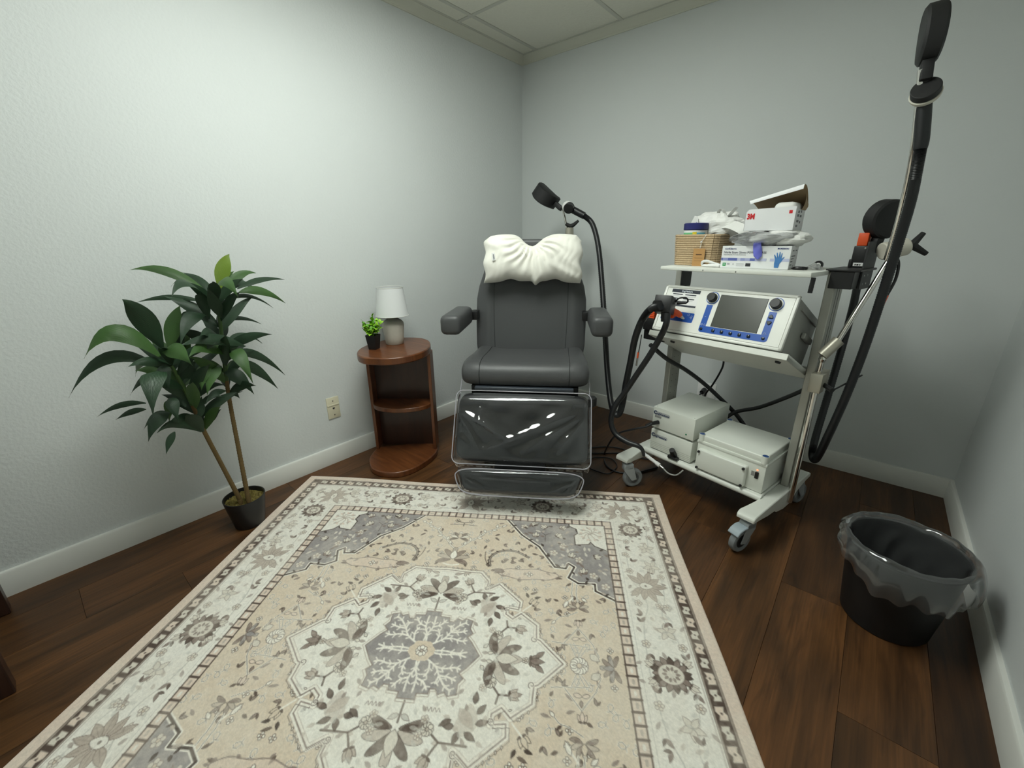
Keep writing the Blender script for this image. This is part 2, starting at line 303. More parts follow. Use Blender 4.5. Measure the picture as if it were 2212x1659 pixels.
# suspended ceiling: tees and lay-in tiles
ceil = struct(obj('ceiling', MB().box(-0.1, RX + 0.1, RY - 0.1, 0.1, RH + 0.06, RH + 0.1), void_mat, smooth=0))
CELL = 0.6096
gx = [CD] + [0.158 + CELL * k for k in range(5)]; gx = [g for g in gx if g < RX - CD] + [RX - CD]
gy = [-CD] + [-0.648 - CELL * k for k in range(6)]; gy = [g for g in gy if g > RY + CD] + [RY + CD]
for g in gx[1:-1]:
    obj('ceiling_tee', MB().box(g - 0.012, g + 0.012, RY + CD, -CD, RH - 0.004, RH + 0.03), tee_mat, ceil, bevel=0.0012)
for g in gy[1:-1]:
    for a, b in zip(gx[:-1], gx[1:]):
        obj('ceiling_tee', MB().box(a + 0.012, b - 0.012, g - 0.012, g + 0.012, RH - 0.0037, RH + 0.03), tee_mat, ceil, bevel=0.0012)
obj('wall_angle', MB().box(CD - 0.01, CD + 0.012, RY + CD, -CD, RH - 0.002, RH + 0.002).box(CD, RX - CD, -CD - 0.012, -CD + 0.01, RH - 0.0015, RH + 0.002)
    .box(RX - CD - 0.012, RX - CD + 0.01, RY + CD, -CD, RH - 0.002, RH + 0.002), tee_mat, ceil)
def in_troffer(x, y):
    return any(a < x < a + nx * CELL and b < y < b + ny * CELL for a, b, nx, ny in TROFFERS)
for a, b in zip(gx[:-1], gx[1:]):
    for c, d in zip(gy[:-1], gy[1:]):
        if in_troffer((a + b) / 2, (c + d) / 2): continue
        w = 0.006
        obj('ceiling_tile', MB().box(a + w, b - w, d + w, c - w, RH - 0.001 + random.uniform(0, 0.003), RH + 0.02), tile_mat, ceil, smooth=0, bevel=0.003)

# floor of long vinyl planks
def plank_material():
    m = bpy.data.materials.new('walnut_vinyl_plank'); m.use_nodes = True; nt = m.node_tree; b = nt.nodes['Principled BSDF']
    geo = nt.nodes.new('ShaderNodeNewGeometry'); oi = nt.nodes.new('ShaderNodeObjectInfo')
    off = nt.nodes.new('ShaderNodeVectorMath'); off.operation = 'SCALE'; off.inputs[0].default_value = (3.1, 17.0, 0)
    nt.links.new(oi.outputs['Random'], off.inputs['Scale'])
    add = nt.nodes.new('ShaderNodeVectorMath'); add.operation = 'ADD'
    nt.links.new(geo.outputs['Position'], add.inputs[0]); nt.links.new(off.outputs[0], add.inputs[1])
    def noise(scale, sx, sy, det, dist=0.0):
        mp = nt.nodes.new('ShaderNodeMapping'); mp.inputs['Scale'].default_value = (sx, sy, 1)
        nt.links.new(add.outputs[0], mp.inputs['Vector'])
        n = nt.nodes.new('ShaderNodeTexNoise'); n.inputs['Scale'].default_value = scale; n.inputs['Detail'].default_value = det; n.inputs['Distortion'].default_value = dist
        nt.links.new(mp.outputs[0], n.inputs['Vector']); return n
    broad = noise(1.0, 9, 1.1, 3, 0.6); fine = noise(1.0, 160, 5, 5, 0.2); knots = noise(1.0, 22, 3.2, 6, 1.6)
    def mixc(a, bcol, fac, mode='MIX'):
        mx = nt.nodes.new('ShaderNodeMix'); mx.data_type = 'RGBA'; mx.blend_type = mode
        if isinstance(a, tuple): mx.inputs['A'].default_value = (*a, 1)
        else: nt.links.new(a, mx.inputs['A'])
        if isinstance(bcol, tuple): mx.inputs['B'].default_value = (*bcol, 1)
        else: nt.links.new(bcol, mx.inputs['B'])
        if isinstance(fac, float): mx.inputs['Factor'].default_value = fac
        else: nt.links.new(fac, mx.inputs['Factor'])
        return mx.outputs['Result']
    r1 = nt.nodes.new('ShaderNodeMapRange'); r1.inputs['From Min'].default_value = 0.3; r1.inputs['From Max'].default_value = 0.7
    nt.links.new(broad.outputs['Fac'], r1.inputs['Value'])
    r2 = nt.nodes.new('ShaderNodeMapRange'); r2.inputs['From Min'].default_value = 0.35; r2.inputs['From Max'].default_value = 0.75
    nt.links.new(fine.outputs['Fac'], r2.inputs['Value'])
    r3 = nt.nodes.new('ShaderNodeMapRange'); r3.inputs['From Min'].default_value = 0.5; r3.inputs['From Max'].default_value = 0.72
    nt.links.new(knots.outputs['Fac'], r3.inputs['Value'])
    c1 = mixc(hexc(60, 40, 23), hexc(112, 74, 42), r1.outputs[0])
    c2 = mixc(c1, hexc(48, 32, 23), r2.outputs[0]); 
    mm = nt.nodes.new('ShaderNodeMath'); mm.operation = 'MULTIPLY'; mm.inputs[1].default_value = 0.55; nt.links.new(r3.outputs[0], mm.inputs[0])
    mm2 = nt.nodes.new('ShaderNodeMath'); mm2.operation = 'MULTIPLY'; mm2.inputs[1].default_value = 0.5; nt.links.new(r2.outputs[0], mm2.inputs[0])
    c2 = mixc(c1, hexc(44, 28, 16), mm2.outputs[0]); c3 = mixc(c2, hexc(38, 24, 13), mm.outputs[0])
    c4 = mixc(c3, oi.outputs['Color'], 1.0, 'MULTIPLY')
    nt.links.new(c4, b.inputs['Base Color']); b.inputs['Roughness'].default_value = 0.42; b.inputs['Specular IOR Level'].default_value = 0.4
    bp = nt.nodes.new('ShaderNodeBump'); bp.inputs['Strength'].default_value = 0.25; bp.inputs['Distance'].default_value = 0.001
    nt.links.new(fine.outputs['Fac'], bp.inputs['Height']); nt.links.new(bp.outputs[0], b.inputs['Normal'])
    return m
plank_mat = plank_material()
floor = struct(obj('floor', MB().box(-0.05, RX + 0.05, RY - 0.05, 0.05, -0.06, -0.006), mat('floor_underlay', (0.03, 0.022, 0.018), rough=0.9), smooth=0))
PW, PL_ = 0.1975, 1.22
row0 = 1.743 - 9 * PW
prnd = random.Random(5)
starts = {11: -1.123, 12: -1.55, 13: -0.62}
for r in range(0, 15):
    x0 = row0 + r * PW; x1 = x0 + PW
    if x1 < 0.02 or x0 > RX - 0.02: continue
    joint = starts.get(r, -prnd.uniform(0.1, 1.2))
    ys = [joint + PL_ * k for k in range(-4, 3)]
    for a, b in zip(ys[:-1], ys[1:]):
        a2, b2 = max(a, RY), min(b, 0)
        if b2 - a2 < 0.02: continue
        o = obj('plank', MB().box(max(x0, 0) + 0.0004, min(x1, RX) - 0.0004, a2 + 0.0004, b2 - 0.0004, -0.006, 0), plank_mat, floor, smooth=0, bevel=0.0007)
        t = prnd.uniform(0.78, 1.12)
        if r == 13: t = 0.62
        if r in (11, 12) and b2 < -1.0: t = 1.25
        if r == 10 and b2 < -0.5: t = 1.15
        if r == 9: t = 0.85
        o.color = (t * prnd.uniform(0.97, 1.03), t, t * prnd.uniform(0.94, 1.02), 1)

# recessed ceiling lamp that lights the room
lamp_metal = mat('troffer_white_metal', hexc(235, 235, 232), rough=0.4)
diff = bpy.data.materials.new('troffer_diffuser'); diff.use_nodes = True
_b = diff.node_tree.nodes['Principled BSDF']; _b.inputs['Base Color'].default_value = (0.9, 0.9, 0.9, 1)
_b.inputs['Emission Color'].default_value = (*LIGHT_COLOR, 1); _b.inputs['Emission Strength'].default_value = LIGHT_STRENGTH
for a, b, nx, ny in TROFFERS:
    w, h = nx * CELL, ny * CELL
    t = thing('ceiling_light', 'recessed white ceiling light panel set in the tile grid', 'light', (a + w / 2, b + h / 2, RH))
    e = 0.014
    obj('frame', MB().box(-w / 2 + e, w / 2 - e, -h / 2 + e, -h / 2 + 0.04, -0.003, 0.03).box(-w / 2 + e, w / 2 - e, h / 2 - 0.04, h / 2 - e, -0.003, 0.03)
        .box(-w / 2 + e, -w / 2 + 0.04, -h / 2 + 0.04, h / 2 - 0.04, -0.003, 0.03).box(w / 2 - 0.04, w / 2 - e, -h / 2 + 0.04, h / 2 - 0.04, -0.003, 0.03), lamp_metal, t)
    obj('diffuser', MB().box(-w / 2 + 0.04, w / 2 - 0.04, -h / 2 + 0.04, h / 2 - 0.04, 0.004, 0.02), diff, t, smooth=0)

# ------------------------------------------------------------------ rug
RUG_W, RUG_L = 1.832, 1.876
RUG_ANG = math.atan2(0.559, 0.829)
RUG_LOC = (0.054, -1.893, 0.0)
def weave_rug_pattern():
    """the rug's printed design: one quadrant drawn in metres from the centre (a across, b along), then mirrored"""
    h = 0.0012; NA, NB = int(0.916 / h), int(0.938 / h)
    ga = (np.arange(NA) + 0.5) * h; gb = (np.arange(NB) + 0.5) * h
    S = lambda r, g, b: np.array((r, g, b), np.float32) / 255
    WHITE, BEIGE, PINK = S(242, 238, 228), S(224, 208, 187), S(229, 211, 195)
    BROWN, GREY, TAUPE, LTAU, LINE = S(92, 78, 70), S(158, 152, 150), S(138, 122, 113), S(192, 179, 166), S(248, 243, 232)
    DARK = S(72, 62, 56); LGREY = S(208, 205, 196); PALE = S(226, 219, 206)
    img = np.empty((NA, NB, 3), np.float32); img[:] = WHITE
    def box(a0, a1, b0, b1):
        return slice(max(0, int(a0 / h)), max(0, min(NA, int(a1 / h) + 1))), slice(max(0, int(b0 / h)), max(0, min(NB, int(b1 / h) + 1)))
    def put(sl, mask, col, op):
        sub = img[sl]; m = mask[..., None] * op; img[sl] = sub * (1 - m) + col * m
    def fill(p, col, op=1.0):
        p = np.asarray(p, float); sl = box(p[:, 0].min(), p[:, 0].max(), p[:, 1].min(), p[:, 1].max())
        A, B = ga[sl[0]][:, None], gb[sl[1]][None, :]
        if A.size == 0 or B.size == 0: return
        ins = np.zeros((A.shape[0], B.shape[1]), bool); q = np.roll(p, -1, 0)
        for (x0, y0), (x1, y1) in zip(p, q):
            if y0 == y1: continue
            c = ((B > y0) != (B > y1)) & (A < (x1 - x0) * (B - y0) / (y1 - y0) + x0); ins ^= c
        put(sl, ins.astype(np.float32), col, op)
    def line(p, w, col, op=1.0, closed=False):
        p = [np.asarray(q, float) for q in p]
        if closed: p = p + [p[0]]
        for u, v in zip(p[:-1], p[1:]):
            sl = box(min(u[0], v[0]) - w, max(u[0], v[0]) + w, min(u[1], v[1]) - w, max(u[1], v[1]) + w)
            A, B = ga[sl[0]][:, None], gb[sl[1]][None, :]
            if A.size == 0 or B.size == 0: continue
            d = v - u; L = max(d @ d, 1e-12); t = np.clip(((A - u[0]) * d[0] + (B - u[1]) * d[1]) / L, 0, 1)
            dist = np.hypot(A - u[0] - t * d[0], B - u[1] - t * d[1])
            put(sl, np.clip((w / 2 - dist) / h + 0.5, 0, 1).astype(np.float32), col, op)
    def place(p, c, ang=0.0, sc=1.0):
        p = np.asarray(p, float) * sc; ca, sa = math.cos(ang), math.sin(ang)
        return np.stack([c[0] + p[:, 0] * ca - p[:, 1] * sa, c[1] + p[:, 0] * sa + p[:, 1] * ca], 1)
    def smooth(p, k=4, closed=False):
        return [(q.x, q.y) for q in catmull([Vector((x, y, 0)) for x, y in p], k, closed)]
    def leafp(L, w): return [(L * t, s * w / 2 * math.sin(math.pi * t ** 0.8)) for s in (1, -1) for t in ([i / 7 for i in range(8)] if s > 0 else [1 - i / 7 for i in range(1, 7)])]
    def leaf(c, ang, L=0.022, w=0.009, col=BROWN, out=None, op=0.9):
        p = place(leafp(L, w), c, ang); fill(p, col, op)
        if out is not None: line(p, 0.0013, out, 0.9, True)
    def rosette(c, r=0.014, n=6, col=PALE, out=BROWN, op=0.9, core=BEIGE):
        for i in range(n):
            a = 2 * math.pi * i / n; q = (c[0] + r * 0.62 * math.cos(a), c[1] + r * 0.62 * math.sin(a))
            p = [(q[0] + r * 0.40 * math.cos(t), q[1] + r * 0.40 * math.sin(t)) for t in np.linspace(0, 6.2832, 12)[:-1]]
            fill(p, col, op); line(p, 0.0013, out, op, True)
        p = [(c[0] + r * 0.3 * math.cos(t), c[1] + r * 0.3 * math.sin(t)) for t in np.linspace(0, 6.2832, 10)[:-1]]
        fill(p, core, op); line(p, 0.0012, out, op, True)
    def lotus(c, ang, sc=1.0, col=LTAU, out=TAUPE, core=WHITE, n=9, op=0.85):
        for i in range(n):       # petals fan out over 300 degrees
            a = ang + rad(-140 + 280 * i / (n - 1)); L = (0.052 if i % 2 == 0 else 0.044) * sc
            st = (c[0] + 0.012 * sc * math.cos(a), c[1] + 0.012 * sc * math.sin(a))
            p = place(leafp(L, 0.021 * sc), st, a); fill(p, col, op); line(p, 0.0015, out, op, True); line([st, place([(L * 0.75, 0)], st, a)[0]], 0.0016, out, 0.5)
        p = place(smooth([(-0.018, 0), (-0.008, 0.012), (0.01, 0.010), (0.022, 0), (0.01, -0.010), (-0.008, -0.012)], 3, True), c, ang, sc); fill(p, core, 1); line(p, 0.0015, BROWN, 0.7, True)
        fill(place([(0.004 * math.cos(t), 0.004 * math.sin(t)) for t in np.linspace(0, 6.28, 9)[:-1]], c, ang, sc), BROWN, 0.7)
    def palmette(c, ang, sc=1.0, dark=BROWN, col=LTAU, core=PALE):
        for i in range(7):
            a = ang + rad(-105 + 210 * i / 6); L = 0.048 * sc; st = (c[0] + 0.006 * sc * math.cos(a), c[1] + 0.006 * sc * math.sin(a))
            p = place(smooth([(0, 0), (L * .4, 0.010 * sc), (L * .8, 0.006 * sc), (L, -0.004 * sc), (L * .8, -0.008 * sc), (L * .35, -0.006 * sc)], 3, True), st, a)
            fill(p, col if i % 2 else dark, 0.75); line(p, 0.0013, DARK, 0.7, True)
        p = place(leafp(0.042 * sc, 0.022 * sc), c, ang); fill(p, core, 1); line(p, 0.0014, BROWN, 0.8, True)
        for s in (1, -1): leaf(place([(0.0, 0.010 * s)], c, ang, sc)[0], ang + s * 1.9, 0.030 * sc, 0.012 * sc, dark)
    def bloom(c, sc=1.0):        # big round border rosette with pointed rim
        for i in range(14):
            a = 2 * math.pi * i / 14; leaf((c[0] + 0.022 * sc * math.cos(a), c[1] + 0.020 * sc * math.sin(a)), a + 0.25, 0.024 * sc, 0.015 * sc, TAUPE if i % 3 else BROWN, DARK, 0.75)
        p = place([(0.028 * math.cos(t), 0.024 * math.sin(t)) for t in np.linspace(0, 6.28, 25)[:-1]], c, 0, sc); fill(p, PALE, 1); line(p, 0.0018, TAUPE, 0.9, True)
        for i in range(10):
            a = 2 * math.pi * i / 10; leaf((c[0] + 0.009 * sc * math.cos(a), c[1] + 0.008 * sc * math.sin(a)), a, 0.012 * sc, 0.007 * sc, TAUPE, None, 0.8)
    def tulip(c, ang, sc=1.0, col=PALE, out=BROWN):
        for s, L in ((0.55, 0.030), (-0.55, 0.030), (0, 0.036)):
            p = place(leafp(L * sc, 0.016 * sc), c, ang + s); fill(p, col, 0.95); line(p, 0.0014, out, 0.85, True)
        leaf(c, ang + 1.4, 0.016 * sc, 0.008 * sc, BROWN); leaf(c, ang - 1.4, 0.016 * sc, 0.008 * sc, BROWN)
    R = random.Random(8)
    # ---- field, spandrels
    fill([(-1, -1), (0.62, -1), (0.62, 0.66), (-1, 0.66)], BEIGE)
    # soft brushed tone in the beige ground
    def scatter(n, a0, a1, b0, b1, keep, seed, minD=0.030):
        r = random.Random(seed); pts = []
        for _ in range(n * 12):
            q = (r.uniform(a0, a1), r.uniform(b0, b1))
            if keep(q) and all((q[0] - p[0]) ** 2 + (q[1] - p[1]) ** 2 > minD ** 2 for p in pts): pts.append(q)
            if len(pts) >= n: break
        return pts
    span = [(0.185, 0.67), (0.262, 0.566), (0.34, 0.50), (0.405, 0.392), (0.447, 0.388), (0.458, 0.415), (0.480, 0.398), (0.457, 0.342), (0.492, 0.317), (0.552, 0.319), (0.552, 0.287), (0.625, 0.246)]
    med = [(-0.07, 0.335), (0, 0.338), (0.07, 0.334), (0.128, 0.334), (0.162, 0.296), (0.160, 0.256), (0.172, 0.262), (0.205, 0.286), (0.287, 0.212), (0.284, 0.181), (0.243, 0.187), (0.243, 0.160), (0.268, 0.142), (0.294, 0.166), (0.349, 0.124), (0.351, 0.075), (0.362, 0.071), (0.434, 0.0), (0.362, -0.071)]
    med_fill = med[1:] + [(0.36, -0.1), (0, -0.1)]
    def inside(q, poly):
        c = False; n = len(poly)
        for i in range(n):
            x0, y0 = poly[i]; x1, y1 = poly[(i + 1) % n]
            if (y0 > q[1]) != (y1 > q[1]) and q[0] < (x1 - x0) * (q[1] - y0) / (y1 - y0) + x0: c = not c
        return c
    span_poly = span + [(0.625, 0.67)]
    # field motifs
    keepf = lambda q: not inside(q, span_poly) and not inside(q, med_fill) and q[0] > 0.02
    for i, q in enumerate(scatter(120, 0.02, 0.61, 0.0, 0.65, keepf, 3, 0.026)):
        k = R.random(); a = R.uniform(0, 6.28)
        if k < 0.35: leaf(q, a, R.uniform(0.018, 0.032), 0.010, BROWN if R.random() < .6 else TAUPE, None, 0.8)
        elif k < 0.55:
            leaf(q, a, 0.022, 0.009, TAUPE, DARK, 0.8); leaf(q, a + 1.0, 0.018, 0.008, BROWN, None, 0.8)
        elif k < 0.75: rosette(q, 0.010, 4, LINE, BROWN)
        else:
            p = [(q[0] + 0.016 * t * math.cos(a + 1.2 * t), q[1] + 0.016 * t * math.sin(a + 1.2 * t)) for t in np.linspace(-1.6, 1.6, 8)]
            line(p, 0.0038, LINE); line(p, 0.0013, BROWN, 0.7)
    # V of vine with leaves above the upper palmette
    vine = smooth([(0, 0.452), (0.03, 0.478), (0.045, 0.500), (0.09, 0.545), (0.108, 0.568), (0.14, 0.590), (0.172, 0.61)])
    line(vine, 0.0065, BROWN, 0.8); line(vine, 0.0042, LINE)
    for q, a in (((0.05, 0.505), 1.7), ((0.075, 0.53), -0.2), ((0.105, 0.563), 1.9), ((0.13, 0.585), 0.0), ((0.15, 0.60), 1.5), ((0.172, 0.61), 0.6), ((0.03, 0.48), 1.4)):
        leaf(q, a, 0.024, 0.012, LINE, BROWN)
    palmette((0, 0.395), math.pi / 2, 1.25, TAUPE, LTAU, LINE); palmette((0, 0.52), math.pi / 2, 0.8, BROWN, LINE, BEIGE)
    line(smooth([(-0.03, 0.37), (0, 0.363), (0.03, 0.37)]), 0.006, LINE); rosette((0.032, 0.635), 0.012, 4, BEIGE, DARK); line([(0, 0.60), (0, 0.622), (0.035, 0.632)], 0.004, DARK, 0.8); line([(0, 0.612), (0.06, 0.606)], 0.003, BROWN, 0.8)
    # feathered arc and oval
    arcp = smooth([(0.155, 0.376), (0.148, 0.402), (0.155, 0.432), (0.189, 0.460), (0.245, 0.464), (0.30, 0.434)])
    line(arcp, 0.010, DARK, 0.75); line(arcp, 0.004, LTAU, 0.8)
    for i in range(1, len(arcp) - 1, 2):
        d = np.array(arcp[i + 1]) - np.array(arcp[i - 1]); a = math.atan2(d[1], d[0]); leaf(arcp[i], a + 2.3, 0.014, 0.006, DARK, None, 0.8)
    for dx, dy in ((0, 0.012), (0, -0.012), (0.03, 0), (-0.03, 0)): leaf((0.232 + dx, 0.412 + dy), 0.1, 0.022, 0.012, TAUPE, DARK, 0.8)
    ov = [(0.305 + 0.115 * math.cos(t), 0.345 + 0.026 * math.sin(t) * (1 + 0.15 * math.sin(6 * t))) for t in np.linspace(0, 6.283, 40)[:-1]]
    fill(ov, PINK, 0.6); line(ov, 0.003, TAUPE, 0.8, True)
    for i in range(0, 39, 4): leaf(ov[i], math.atan2(ov[i][1] - 0.345, ov[i][0] - 0.305), 0.016, 0.009, TAUPE, None, 0.8)
    rosette((0.31, 0.345), 0.013, 4, LINE, BROWN); leaf((0.215, 0.350), 3.0, 0.05, 0.022, TAUPE, BROWN, 0.9); line(smooth([(0.125, 0.45), (0.13, 0.41), (0.15, 0.37)]), 0.003, BROWN, 0.8)
    # side brackets: diamond with daisy
    for P in ([(0.483, 0.127), (0.526, 0.073), (0.543, 0.030)], [(0.483, 0.127), (0.436, 0.068), (0.40, 0.072)]):
        line(P, 0.005, LINE); line(P, 0.0016, BROWN, 0.9)
    for (u, v) in (((0.455, 0.07), (0.475, 0.022)), ((0.468, 0.072), (0.484, 0.03)), ((0.512, 0.065), (0.488, 0.03)), ((0.500, 0.068), (0.48, 0.03)), ((0.436, 0.068), (0.51, 0.062))):
        line([u, v], 0.0045, LINE); line([u, v], 0.0014, BROWN, 0.8)
    leaf((0.462, 0.085), 0.2, 0.026, 0.013, PINK, BROWN); leaf((0.508, 0.085), 2.9, 0.024, 0.012, PINK, BROWN); leaf((0.483, 0.10), 1.57, 0.02, 0.010, TAUPE, BROWN)
    leaf((0.515, 0.038), -0.6, 0.034, 0.022, PALE, BROWN)
    rosette((0.482, 0.0), 0.027, 12, LINE, BROWN, 1, BEIGE); palmette((0.585, 0.0), math.pi, 0.8, TAUPE, GREY, GREY)
    tulip((0.484, 0.157), math.pi / 2 + 3.14, 0.8, PINK); palmette((0.486, 0.205), math.pi / 2, 0.7, TAUPE, LTAU, BEIGE)
    st = smooth([(0.484, 0.19), (0.45, 0.172), (0.425, 0.165), (0.41, 0.15)]); line(st, 0.0045, LINE); line(st, 0.0015, BROWN, 0.8); leaf((0.43, 0.168), 2.4, 0.022, 0.009, BROWN); leaf((0.41, 0.15), 4.0, 0.02, 0.01, LINE, BROWN)
    for x in (0.47, 0.486):
        st = [(x, 0.235), (x - 0.004, 0.27), (x + 0.002, 0.325)]; line(st, 0.006, LINE); line(st, 0.0016, BROWN, 0.8)
    st = smooth([(0.47, 0.25), (0.45, 0.225), (0.44, 0.215)]); line(st, 0.005, LINE); leaf((0.452, 0.235), 4.3, 0.035, 0.014, LINE, BROWN); leaf((0.50, 0.25), -0.7, 0.025, 0.012, LINE, BROWN)
    tulip((0.327, 0.205), 1.0, 0.95, BEIGE, DARK); line([(0.30, 0.178), (0.327, 0.205)], 0.005, LINE); leaf((0.335, 0.235), 0.3, 0.025, 0.011, DARK); leaf((0.315, 0.235), 2.0, 0.025, 0.011, DARK)
    # grey spandrel
    fill(span_poly, GREY)
    line(span, 0.016, LINE); line(span, 0.0075, DARK, 0.92)
    for i in range(len(span) - 1):
        u, v = np.array(span[i]), np.array(span[i + 1]); L = np.linalg.norm(v - u)
        if L > 0.05: leaf(u * .55 + v * .45, math.atan2(v[1] - u[1], v[0] - u[0]) - 2.0 + math.pi, 0.018, 0.008, DARK, None, 0.9)
    for q, a in (((0.321, 0.56), 1.5), ((0.412, 0.568), 0.9), ((0.467, 0.45), 1.2), ((0.516, 0.366), 1.6), ((0.365, 0.62), 2.4), ((0.30, 0.635), 0.4), ((0.56, 0.46), 0.2), ((0.43, 0.62), 1.0)): tulip(q, a, 0.95, PALE, DARK)
    for q in ((0.437, 0.515), (0.40, 0.47), (0.55, 0.36), (0.50, 0.44), (0.59, 0.31), (0.27, 0.62)): rosette(q, 0.017, 5, PALE, TAUPE)
    for q in scatter(70, 0.2, 0.61, 0.27, 0.65, lambda q: inside(q, span_poly), 12, 0.019): leaf(q, R.uniform(0, 6.28), R.uniform(0.016, 0.030), 0.011, [PALE, LTAU, DARK, TAUPE][R.randrange(4)], None, 0.85)
    line([(0.363, 0.53), (0.363, 0.575), (0.385, 0.59)], 0.0025, DARK, 0.7); line([(0.363, 0.575), (0.345, 0.592)], 0.0025, DARK, 0.7)
    corner = [(0.465, 0.67), (0.465, 0.645), (0.495, 0.628), (0.500, 0.600), (0.485, 0.585), (0.488, 0.526), (0.543, 0.534), (0.552, 0.548), (0.567, 0.525), (0.612, 0.503), (0.625, 0.503), (0.625, 0.67)]
    fill(corner, WHITE); line(corner[:-2], 0.0045, DARK, 0.9)
    for i in range(9):
        a = 0.3 + i * 0.7; q = (0.555 + 0.034 * math.cos(a), 0.60 + 0.032 * math.sin(a)); p = smooth([(0.556, 0.60), ((q[0] + .556) / 2 + .008 * math.sin(a), (q[1] + .6) / 2 + .008), q]); line(p, 0.004, LTAU, 0.8); leaf(q, a + .5, 0.02, 0.011, LTAU, None, 0.8); leaf(q, a - .6, 0.017, 0.010, PINK, None, 0.9)
    # ---- white medallion
    fill(med_fill, S(244, 241, 231))
    for off, w, c in ((0, 0.019, LTAU), (0, 0.0165, LINE), (0, 0.0035, TAUPE)): line(med, w, c, 0.95)
    line([(a * 1.028 + 0.002, b * 1.028 + 0.003) for a, b in med], 0.0016, BROWN, 0.8)
    for i in range(60):      # tiny thorns along the outside
        pass
    for i in range(len(med) - 1):
        u, v = np.array(med[i]), np.array(med[i + 1]); d = v - u; L = np.linalg.norm(d)
        for k in range(1, int(L / 0.016)):
            q = u + d * k / int(L / 0.016); nrm = np.array((-d[1], d[0])) / L; nrm = nrm if nrm @ q > 0 else -nrm
            leaf(q + nrm * 0.009, math.atan2(nrm[1], nrm[0]) + 0.6, 0.010, 0.005, LINE, BROWN, 0.8)
    for c0, a0 in (((0.072, 0.318), 0), ((0.163, 0.262), 1), ((0.245, 0.178), 1), ((0.345, 0.072), 2)):   # scroll ends
        p = [(c0[0] + 0.011 * (1 - t / 8) * math.cos(a0 + t), c0[1] + 0.011 * (1 - t / 8) * math.sin(a0 + t)) for t in np.linspace(0, 6.5, 16)]; line(p, 0.006, LINE); line(p, 0.002, BROWN, 0.8)
    palmette((0, 0.222), math.pi / 2, 1.55, BROWN, LTAU, PALE); line([(0, 0.15), (0, 0.205)], 0.005, BROWN, 0.8); leaf((0.004, 0.185), 0.5, 0.03, 0.014, LGREY, TAUPE)
    for t in ((0.03, 0.318), (0.06, 0.325)): leaf(t, 0.2, 0.03, 0.012, LTAU, BROWN, 0.9)
    for c0, c1, c2, c3 in (((0.083, 0.214), (0.119, 0.241), (0.100, 0.275), (0.192, 0.243)), ((0.227, 0.076), (0.255, 0.109), (0.25, 0.133), (0.285, 0.108))):
        line([c0, c1, c2], 0.0055, BROWN, 0.85); line([c1, c3], 0.0055, BROWN, 0.85); rosette(c0, 0.017, 9, PALE, DARK, 1, LTAU)
        a = math.atan2(c2[1] - c1[1], c2[0] - c1[0]); 
        if c0[0] < 0.1: tulip(c2, a, 1.0, LTAU, BROWN)
        else: tulip(c3, -0.2, 1.0, LTAU, BROWN)
        for k in (2.4, 4.2): rosette((c0[0] + 0.026 * math.cos(k), c0[1] + 0.026 * math.sin(k)), 0.011, 5, PALE, TAUPE, 0.8)
        for k in range(4):
            q = (c0[0] + 0.01 + 0.011 * k - 0.03, c0[1] - 0.044); line(smooth([(q[0], q[1]), (q[0] + 0.004, q[1] - 0.010), (q[0] + 0.009, q[1])]), 0.0018, TAUPE, 0.8)
    p = smooth([(0.15, 0.20), (0.165, 0.222), (0.19, 0.215), (0.21, 0.195), (0.205, 0.165), (0.185, 0.14), (0.165, 0.16)], 4, True); fill(p, LTAU, 0.5)   # leafy diagonal cluster
    for q, a, L in (((0.14, 0.185), 2.6, 0.035), ((0.165, 0.212), 1.9, 0.032), ((0.18, 0.212), 0.5, 0.036), ((0.205, 0.19), -0.3, 0.036), ((0.205, 0.165), -0.9, 0.034), ((0.195, 0.14), -1.6, 0.034), ((0.15, 0.2), 3.0, 0.028)): leaf(q, a, L, 0.017, BROWN, DARK, 0.85)
    leaf((0.155, 0.155), 0.8, 0.07, 0.034, LTAU, LGREY, 0.7)
    palmette((0.232, 0.0), 0.0, 1.6, BROWN, LTAU, PALE); tulip((0.335, 0.0), 0.0, 1.25, TAUPE, DARK); leaf((0.352, 0.012), 0.7, 0.034, 0.016, TAUPE, DARK); rosette((0.322, 0.0), 0.010, 5, PALE, BROWN)
    for q, a in (((0.19, 0.028), 0.9), ((0.205, 0.012), 0.2)): leaf(q, a, 0.02, 0.011, PALE, DARK)
    for q in scatter(44, 0.02, 0.33, 0.0, 0.31, lambda q: inside(q, med_fill) and (q[0] / .19) ** 2 + (q[1] / .16) ** 2 > 1, 22, 0.026): leaf(q, R.uniform(0, 6.28), R.uniform(0.014, 0.028), 0.011, [LTAU, LGREY, LGREY, TAUPE][R.randrange(4)], None, 0.6)
    # ---- grey star with white branches
    star = [(0, 0.145), (0.026, 0.145), (0.026, 0.128), (0.058, 0.126), (0.060, 0.112), (0.076, 0.111), (0.084, 0.126), (0.103, 0.118), (0.112, 0.128), (0.138, 0.121), (0.135, 0.091), (0.147, 0.074), (0.132, 0.060), (0.149, 0.043), (0.181, 0.0)]
    big = [(a * 1.05, b * 1.06) for a, b in star]
    fill(star + [(0.16, -0.05), (0, -0.05)], GREY); line(star, 0.003, TAUPE, 0.9); line(big, 0.0025, LTAU, 0.9)
